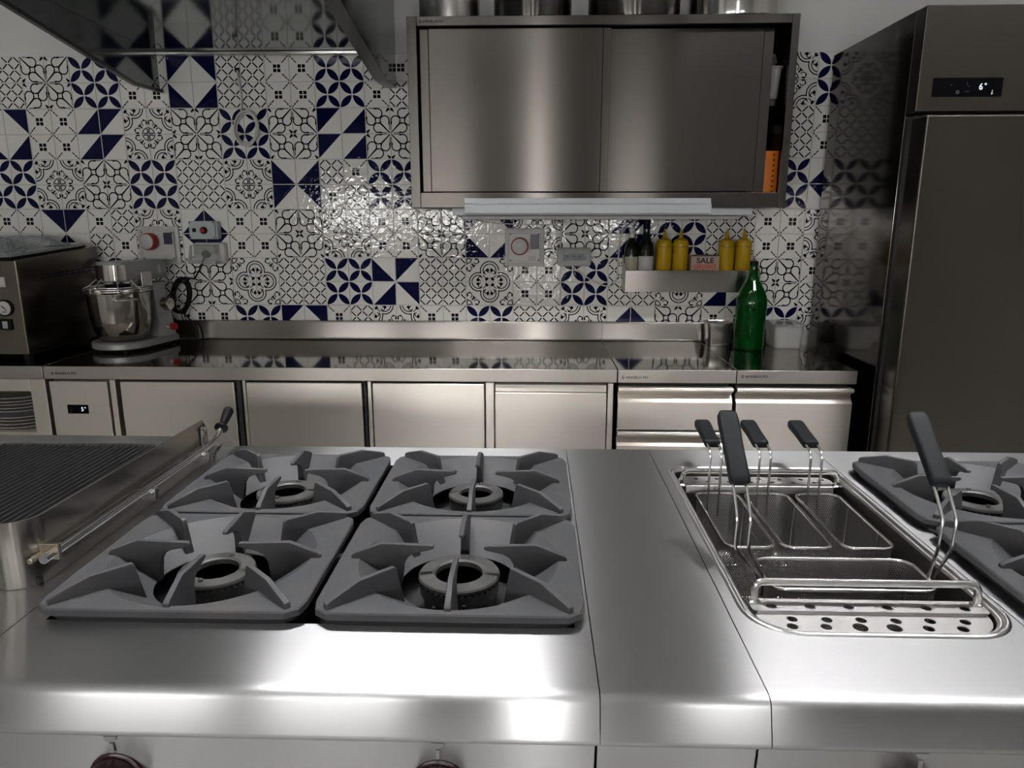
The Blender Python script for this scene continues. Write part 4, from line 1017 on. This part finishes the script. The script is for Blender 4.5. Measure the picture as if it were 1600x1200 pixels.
def bottle(name, label, cx, prof, m, cap, lab=None, cy=-0.066, cat='bottle', group=None, n=28):
    root = thing(name, label, cat, (cx, cy, ZS), group)
    MB().lathe(prof, (cx, cy, ZS), n).build('body', m, root)
    if cap: MB().lathe(cap[0], (cx, cy, ZS), 18).build('cap', cap[1], root)
    if lab:
        z0, z1, r, mm, a0, a1 = lab; mb = MB(); a = [math.radians(a0+(a1-a0)*k/14) for k in range(15)]
        mb.loft([[(cx+r*math.cos(t), cy+r*math.sin(t), ZS+z0) for t in a], [(cx+r*math.cos(t), cy+r*math.sin(t), ZS+z1) for t in a]], closed=False); lo = mb.build('label', mm, root)
    return root
bottle('oil_bottle', 'dark bottle with white cap and greenish label, left end of wall shelf', 0.398, [(0.027, 0), (0.029, 0.003), (0.029, 0.165), (0.024, 0.185), (0.013, 0.200), (0.012, 0.212)], 'bottle_dark',
       ([(0.0135, 0.2125), (0.0135, 0.229), (0.0105, 0.231), (0.0105, 0.240), (0.0125, 0.241), (0.0125, 0.251), (0, 0.252)], 'white_plastic'), (0.06, 0.137, 0.0294, 'label_cream', 205, 330))
bottle('oil_bottle', 'dark bottle with long black neck and white label on wall shelf', 0.457, [(0.031, 0), (0.0335, 0.003), (0.0335, 0.160), (0.028, 0.190), (0.015, 0.212), (0.0135, 0.24), (0.0135, 0.245)], 'bottle_dark',
       ([(0.0145, 0.2455), (0.0145, 0.285), (0, 0.286)], 'black_plastic'), (0.06, 0.139, 0.034, 'label_white', 205, 325))
for cx, lab in ((0.531, 'yellow squeeze bottle next to the dark bottles on wall shelf'), (0.597, 'yellow squeeze bottle just left of the salt box'), (0.783, 'yellow squeeze bottle just right of the salt box'), (0.852, 'yellow squeeze bottle at the right end of wall shelf')):
    bottle('squeeze_bottle', lab, cx, [(0.029, 0), (0.0315, 0.004), (0.0315, 0.168), (0.0325, 0.172), (0.0325, 0.176), (0.028, 0.1765)], 'mustard',
           ([(0.0325, 0.1775), (0.0325, 0.188), (0.027, 0.203), (0.012, 0.210), (0.0085, 0.214), (0.0035, 0.246), (0, 0.247)], 'mustard'), group='yellow squeeze bottles on the wall shelf')
sb = thing('salt_box', 'pink cardboard salt box with printed lettering on wall shelf', 'box', (0.692, -0.07, ZS))
mb = MB(); mb.box(0.636, 0.750, -0.098, -0.04, ZS, 1.300); mb.build('carton', 'card_pink', sb, 0.001)
text('SALE', 0.030, 'print_black', sb, (0.693, -0.0984, 1.2725), align='CENTER', sx=1.12, bold=0.0008)
text('GROSSO', 0.0225, 'print_red', sb, (0.693, -0.0984, 1.2515), align='CENTER', sx=1.0, bold=0.0006)
text('MARINO', 0.0225, 'print_red', sb, (0.693, -0.0984, 1.2305), align='CENTER', sx=1.0, bold=0.0006)
MB().tube(fillet([(0.645, -0.07, 1.3005), (0.67, -0.072, 1.306), (0.70, -0.068, 1.303), (0.742, -0.07, 1.3015)], 0.01), 0.0014, 5).build('opening_strip', 'print_black', sb)

# ------------------------------------------------------------------ things on the right worktop
gb = thing('green_bottle', 'tall green glass bottle with dark cap on the worktop', 'bottle', (0.858, -0.206, ZC))
ZG = ZC+0.0005
pr_o = [(0.050, 0.0), (0.0565, 0.004), (0.0585, 0.012), (0.0585, 0.125), (0.0600, 0.165), (0.0600, 0.195), (0.0560, 0.212), (0.044, 0.240), (0.027, 0.270), (0.0185, 0.292), (0.0150, 0.315), (0.0150, 0.330)]
pr_i = [(r-0.0035, h+(0.006 if i < 2 else 0)) for i, (r, h) in enumerate(pr_o)]
MB().lathe(pr_o+list(reversed(pr_i)), (0.858, -0.206, ZG), 40).build('glass', 'green_glass', gb)
MB().lathe([(0.0160, 0.3305), (0.0160, 0.345), (0.014, 0.347), (0, 0.347)], (0.858, -0.206, ZG), 20).build('cap', 'black_plastic', gb)
# steel gastronorm container with lid
def container(name, label, cx, cy, w, d, h, m, lid, fill=None):
    root = thing(name, label, 'container', (cx, cy, ZC)); z = ZC+0.0005
    L = lambda s, zz, r=0.02: [(cx+u*s, cy+v*s, zz) for u, v in rrect(-w, w, -d, d, r, 5)]
    mb = MB(); mb.loft([L(0.86, z), L(0.90, z+0.006), L(0.95, z+h*0.62), L(0.985, z+h*0.66), L(1.0, z+h-0.003), L(1.10, z+h-0.002), L(1.10, z+h), L(0.97, z+h), L(0.94, z+h*0.62), L(0.86, z+0.01)]); mb.build('body', m, root, angle=40)
    if fill: mb = MB(); mb.loft([L(0.80, z+0.0105), L(0.91, z+h*0.30)]); mb.build('contents', fill, root)
    mb = MB(); mb.loft([L(1.13, z+h+0.001), L(1.13, z+h+0.004), L(0.98, z+h+0.006), L(0.94, z+h+0.002)]); mb.build('lid', lid, root, angle=40)
    return root
container('steel_container', 'small lidded steel food container left of the green bottle', 0.764, -0.088, 0.050, 0.046, 0.088, 'steel_pot', 'steel_pot')
container('plastic_container', 'clear lidded plastic container with white contents beside green bottle', 1.018, -0.135, 0.058, 0.075, 0.092, 'cloudy_plastic', 'clear_plastic', 'white_stuff')

# ------------------------------------------------------------------ stand mixer
mx = thing('stand_mixer', 'silver stand mixer with steel bowl and wire guard on the worktop', 'mixer', (-1.60, -0.25, ZC))
bx, by = -1.628, -0.285; ang = math.radians(76)           # direction from bowl to column, in plan
ux, uy = math.cos(ang), math.sin(ang)
def mp(a, b, z): return (bx+a*ux-b*uy, by+a*uy+b*ux, ZC+z)   # a along the body, b across
def ml(pts, z): return [mp(a, b, z) for a, b in pts]
def foot(w, back): return arc(0, 0, w, 270, 90, 14)+[(back, w*0.85), (back+0.02, w*0.55), (back+0.02, -w*0.55), (back, -w*0.85)]
mb = MB(); mb.loft([ml(foot(0.108, 0.19), 0.012), ml(foot(0.114, 0.195), 0.016), ml(foot(0.114, 0.195), 0.034), ml(foot(0.108, 0.19), 0.040)]); mb.build('base', 'mixer_grey', mx, angle=40)
for a, b in ((-0.06, 0.06), (-0.06, -0.06), (0.17, 0.06), (0.17, -0.06)): p = mp(a, b, 0); MB().cyl((p[0], p[1], ZC+0.0003), (p[0], p[1], ZC+0.0125), 0.014, n=12).build('rubber_foot', 'black_plastic', mx)
def col(a0, a1, w): return [(a0, -w), (a0+0.02, -w-0.008), (a1-0.02, -w-0.008), (a1, -w+0.01), (a1, w-0.01), (a1-0.02, w+0.008), (a0+0.02, w+0.008), (a0, w)]
mb = MB(); mb.loft([ml(col(0.100, 0.205, 0.085), 0.0405), ml(col(0.118, 0.205, 0.075), 0.10), ml(col(0.125, 0.200, 0.058), 0.19), ml(col(0.120, 0.200, 0.056), 0.255)]); mb.build('column', 'mixer_grey', mx, angle=40)
mb = MB(); hd2 = lambda w, b: arc(0, 0, w, 250, 110, 10)+[(0.12, w*0.86), (b, w*0.80), (b, -w*0.80), (0.12, -w*0.86)]
mb.loft([ml(hd2(0.064, 0.205), 0.270), ml(hd2(0.068, 0.210), 0.275), ml(hd2(0.068, 0.210), 0.335), ml(hd2(0.064, 0.205), 0.345)]); hh = mb.build('head', 'mixer_grey', mx, angle=40)
mb = MB(); fl = arc(0, 0, 0.0695, 252, 108, 16); mb.loft([ml(fl, 0.276)+[], ml(fl, 0.334)], closed=False); mb.build('chrome_front', 'steel_bowl', hh)
mb = MB(); mb.prism([(0.040, -0.082), (0.095, -0.082), (0.095, -0.060), (0.040, -0.060)], lambda a, b, t: mp(a, b, t), 0.245, 0.305); mb.build('side_hub', 'steel_pot', hh, 0.003)
MB().lathe([(0.044, 0.238), (0.046, 0.256)], (bx, by, ZC), 28).build('planet_hub', 'black_plastic', mx)
MB().cyl((bx, by, ZC+0.10), (bx, by, ZC+0.238), 0.009, n=12).build('beater_shaft', 'steel_wire', mx)
R = 0.113
bw = [(0.064, 0.041), (0.080, 0.046), (0.098, 0.075), (0.108, 0.120), (0.112, 0.180), (R, 0.2240), (R+0.004, 0.2255), (R+0.004, 0.2275), (R-0.002, 0.2275), (0.109, 0.180), (0.105, 0.120), (0.094, 0.078), (0.076, 0.051), (0, 0.047)]
bo = MB().lathe(bw, (bx, by, ZC), 48).build('bowl', 'steel_bowl', mx)
hp0 = math.radians(-50); hx_, hy_ = bx+0.111*math.cos(hp0), by+0.111*math.sin(hp0); tx, ty = -math.sin(hp0), math.cos(hp0); nx, ny = math.cos(hp0), math.sin(hp0)
MB().tube(fillet([(hx_-tx*0.04-nx*0.006, hy_-ty*0.04-ny*0.006, ZC+0.205), (hx_-tx*0.04+nx*0.022, hy_-ty*0.04+ny*0.022, ZC+0.207), (hx_+tx*0.04+nx*0.022, hy_+ty*0.04+ny*0.022, ZC+0.207), (hx_+tx*0.04-nx*0.006, hy_+ty*0.04-ny*0.006, ZC+0.205)], 0.012), 0.004, 8).build('bowl_handle', 'steel_wire', bo)
mb = MB()
for r_, z_ in ((R+0.008, 0.236), (R+0.006, 0.244), (R-0.01, 0.250)): mb.tube([(bx+r_*math.cos(2*math.pi*k/40), by+r_*math.sin(2*math.pi*k/40), ZC+z_) for k in range(40)], 0.0022, 6, loop=True)
for a in (200, 250, 300, 340, 160, 110):
    c_, s_ = math.cos(math.radians(a)), math.sin(math.radians(a)); mb.tube([(bx+(R+0.008)*c_, by+(R+0.008)*s_, ZC+0.231), (bx+(R+0.007)*c_, by+(R+0.007)*s_, ZC+0.245), (bx+(R-0.012)*c_, by+(R-0.012)*s_, ZC+0.252), (bx+0.062*c_, by+0.062*s_, ZC+0.285)], 0.0022, 6)
mb.build('wire_guard', 'steel_wire', mx)
def side_pt(a, z, out=0.0): return mp(a, -0.082-out, z)
mb = MB(); p = side_pt(0.150, 0.075, -0.004); q = side_pt(0.150, 0.075, 0.024); mb.cyl(p, q, 0.012, n=16); mb.build('knob_stem', 'steel_wire', mx)
mb = MB(); q2 = side_pt(0.150, 0.075, 0.042); mb.cyl(q, q2, 0.015, 0.014, n=20); mb.build('red_knob', 'red_plastic', mx)
mb = MB(); p = mp(0.165, -0.060, 0.165); q = mp(0.168, -0.095, 0.165); mb.cyl(p, q, 0.030, 0.026, n=24); mb.build('speed_dial', 'steel_bowl', mx, 0.003)
mb = MB(); mb.prism([(0.125, 0.115), (0.150, 0.115), (0.150, 0.135), (0.125, 0.135)], lambda a, z, t: mp(a, -t, z), 0.078, 0.0805); mb.build('label', 'print_grey', mx, flat=True)
mb = MB(); mb.prism([(0.135, 0.290), (0.175, 0.290), (0.175, 0.325), (0.135, 0.325)], lambda a, z, t: mp(a, -t, z), 0.0560, 0.0566); mb.build('sticker', 'label_white', hh, flat=True)

# ------------------------------------------------------------------ vacuum sealer at the left
vs = thing('vacuum_sealer', 'large steel vacuum sealing machine with clear domed lid', 'machine', (-2.08, -0.29, ZC))
VX0, VX1, VY0, VY1, VZ0, VZ1 = -2.34, -1.835, -0.545, -0.045, 0.963, 1.305
mb = MB(); mb.prism([(VY0, VZ0), (VY1, VZ0), (VY1, VZ1+0.030), (VY0, VZ1)], lambda a, b, t: (t, a, b), VX0, VX1); mb.build('body', 'steel_sealer', vs, 0.005, 3)
mb = MB(); mb.prism([(VY0-0.004, VZ1+0.001), (VY1-0.06, VZ1+0.0275), (VY1-0.06, VZ1+0.036), (VY0-0.004, VZ1+0.010)], lambda a, b, t: (t, a, b), VX0+0.01, VX1-0.012); mb.build('lid_seal', 'black_plastic', vs)
rings = []
def dome(i, h): return [(x, y, VZ1+0.0105+(y-VY0)*0.058+h) for x, y in rrect(VX0+0.005+i, VX1-0.010-i, VY0-0.012+i, VY1-0.055-i, 0.03, 5)]
mb = MB(); mb.loft([dome(0, 0), dome(0, 0.010), dome(0.05, 0.016), dome(0.085, 0.040), dome(0.12, 0.052), dome(0.20, 0.056)]); mb.build('lid', 'smoke_glass', vs, angle=50)
mb = MB(); mb.tube(fillet([(-2.06, VY0+0.05, 1.336), (-2.06, VY0+0.05, 1.353), (-1.97, VY0+0.06, 1.353), (-1.97, VY0+0.06, 1.336)], 0.012), 0.006, 8); mb.build('lid_handle', 'clear_plastic', vs)
mb = MB()
for k in range(10):
    for j in (0, 1): mb.box(VX1+0.0003, VX1+0.0013, -0.42+k*0.036, -0.396+k*0.036, 1.240-j*0.012+k*0.001, 1.245-j*0.012+k*0.001)
mb.build('vent_slot', 'black_gap', vs, flat=True)
MB().lathe([(0.030, 0.0003), (0.030, 0.006), (0.025, 0.007)], (-1.898, VY0, 1.135), 28, axis='Y').build('gauge_bezel', 'black_plastic', vs)
gg = MB().lathe([(0.0245, 0.0055), (0.0245, 0.0074), (0, 0.0074)], (-1.898, VY0, 1.135), 28, axis='Y').build('gauge_face', 'label_white', vs)
mb = MB(); mb.prism([(-0.002, -0.012), (0.003, -0.010), (0.001, 0.014), (-0.001, 0.014)], lambda a, b, t: (-1.898+a*0.7+b*0.7, t, 1.135+a*0.7-b*0.7), VY0-0.0084, VY0-0.0076); mb.box(-1.906, -1.890, VY0-0.0084, VY0-0.0076, 1.120, 1.1225); mb.build('gauge_needle', 'print_black', gg, flat=True)
MB().box(-1.924, -1.880, VY0-0.007, VY0-0.0004, 1.055, 1.095).build('rocker_switch', 'black_plastic', vs, 0.003)
MB().box(-1.911, -1.892, VY0-0.0105, VY0-0.0075, 1.062, 1.088).build('rocker', 'midgrey_paint', vs, 0.002)
MB().box(-2.02, -1.884, VY0-0.0010, VY0-0.0003, 1.210, 1.245).build('sticker', 'label_white', vs, flat=True)
MB().box(-1.905, -1.888, VY0-0.0014, VY0-0.0011, 1.2135, 1.2165).build('print', 'print_grey', vs, flat=True)
for x in (VX0+0.04, VX1-0.03):
    for y in (VY0+0.035, VY1-0.04): MB().cyl((x, y, ZC+0.0005), (x, y, VZ0+0.002), 0.016, n=14).build('foot', 'black_plastic', vs)
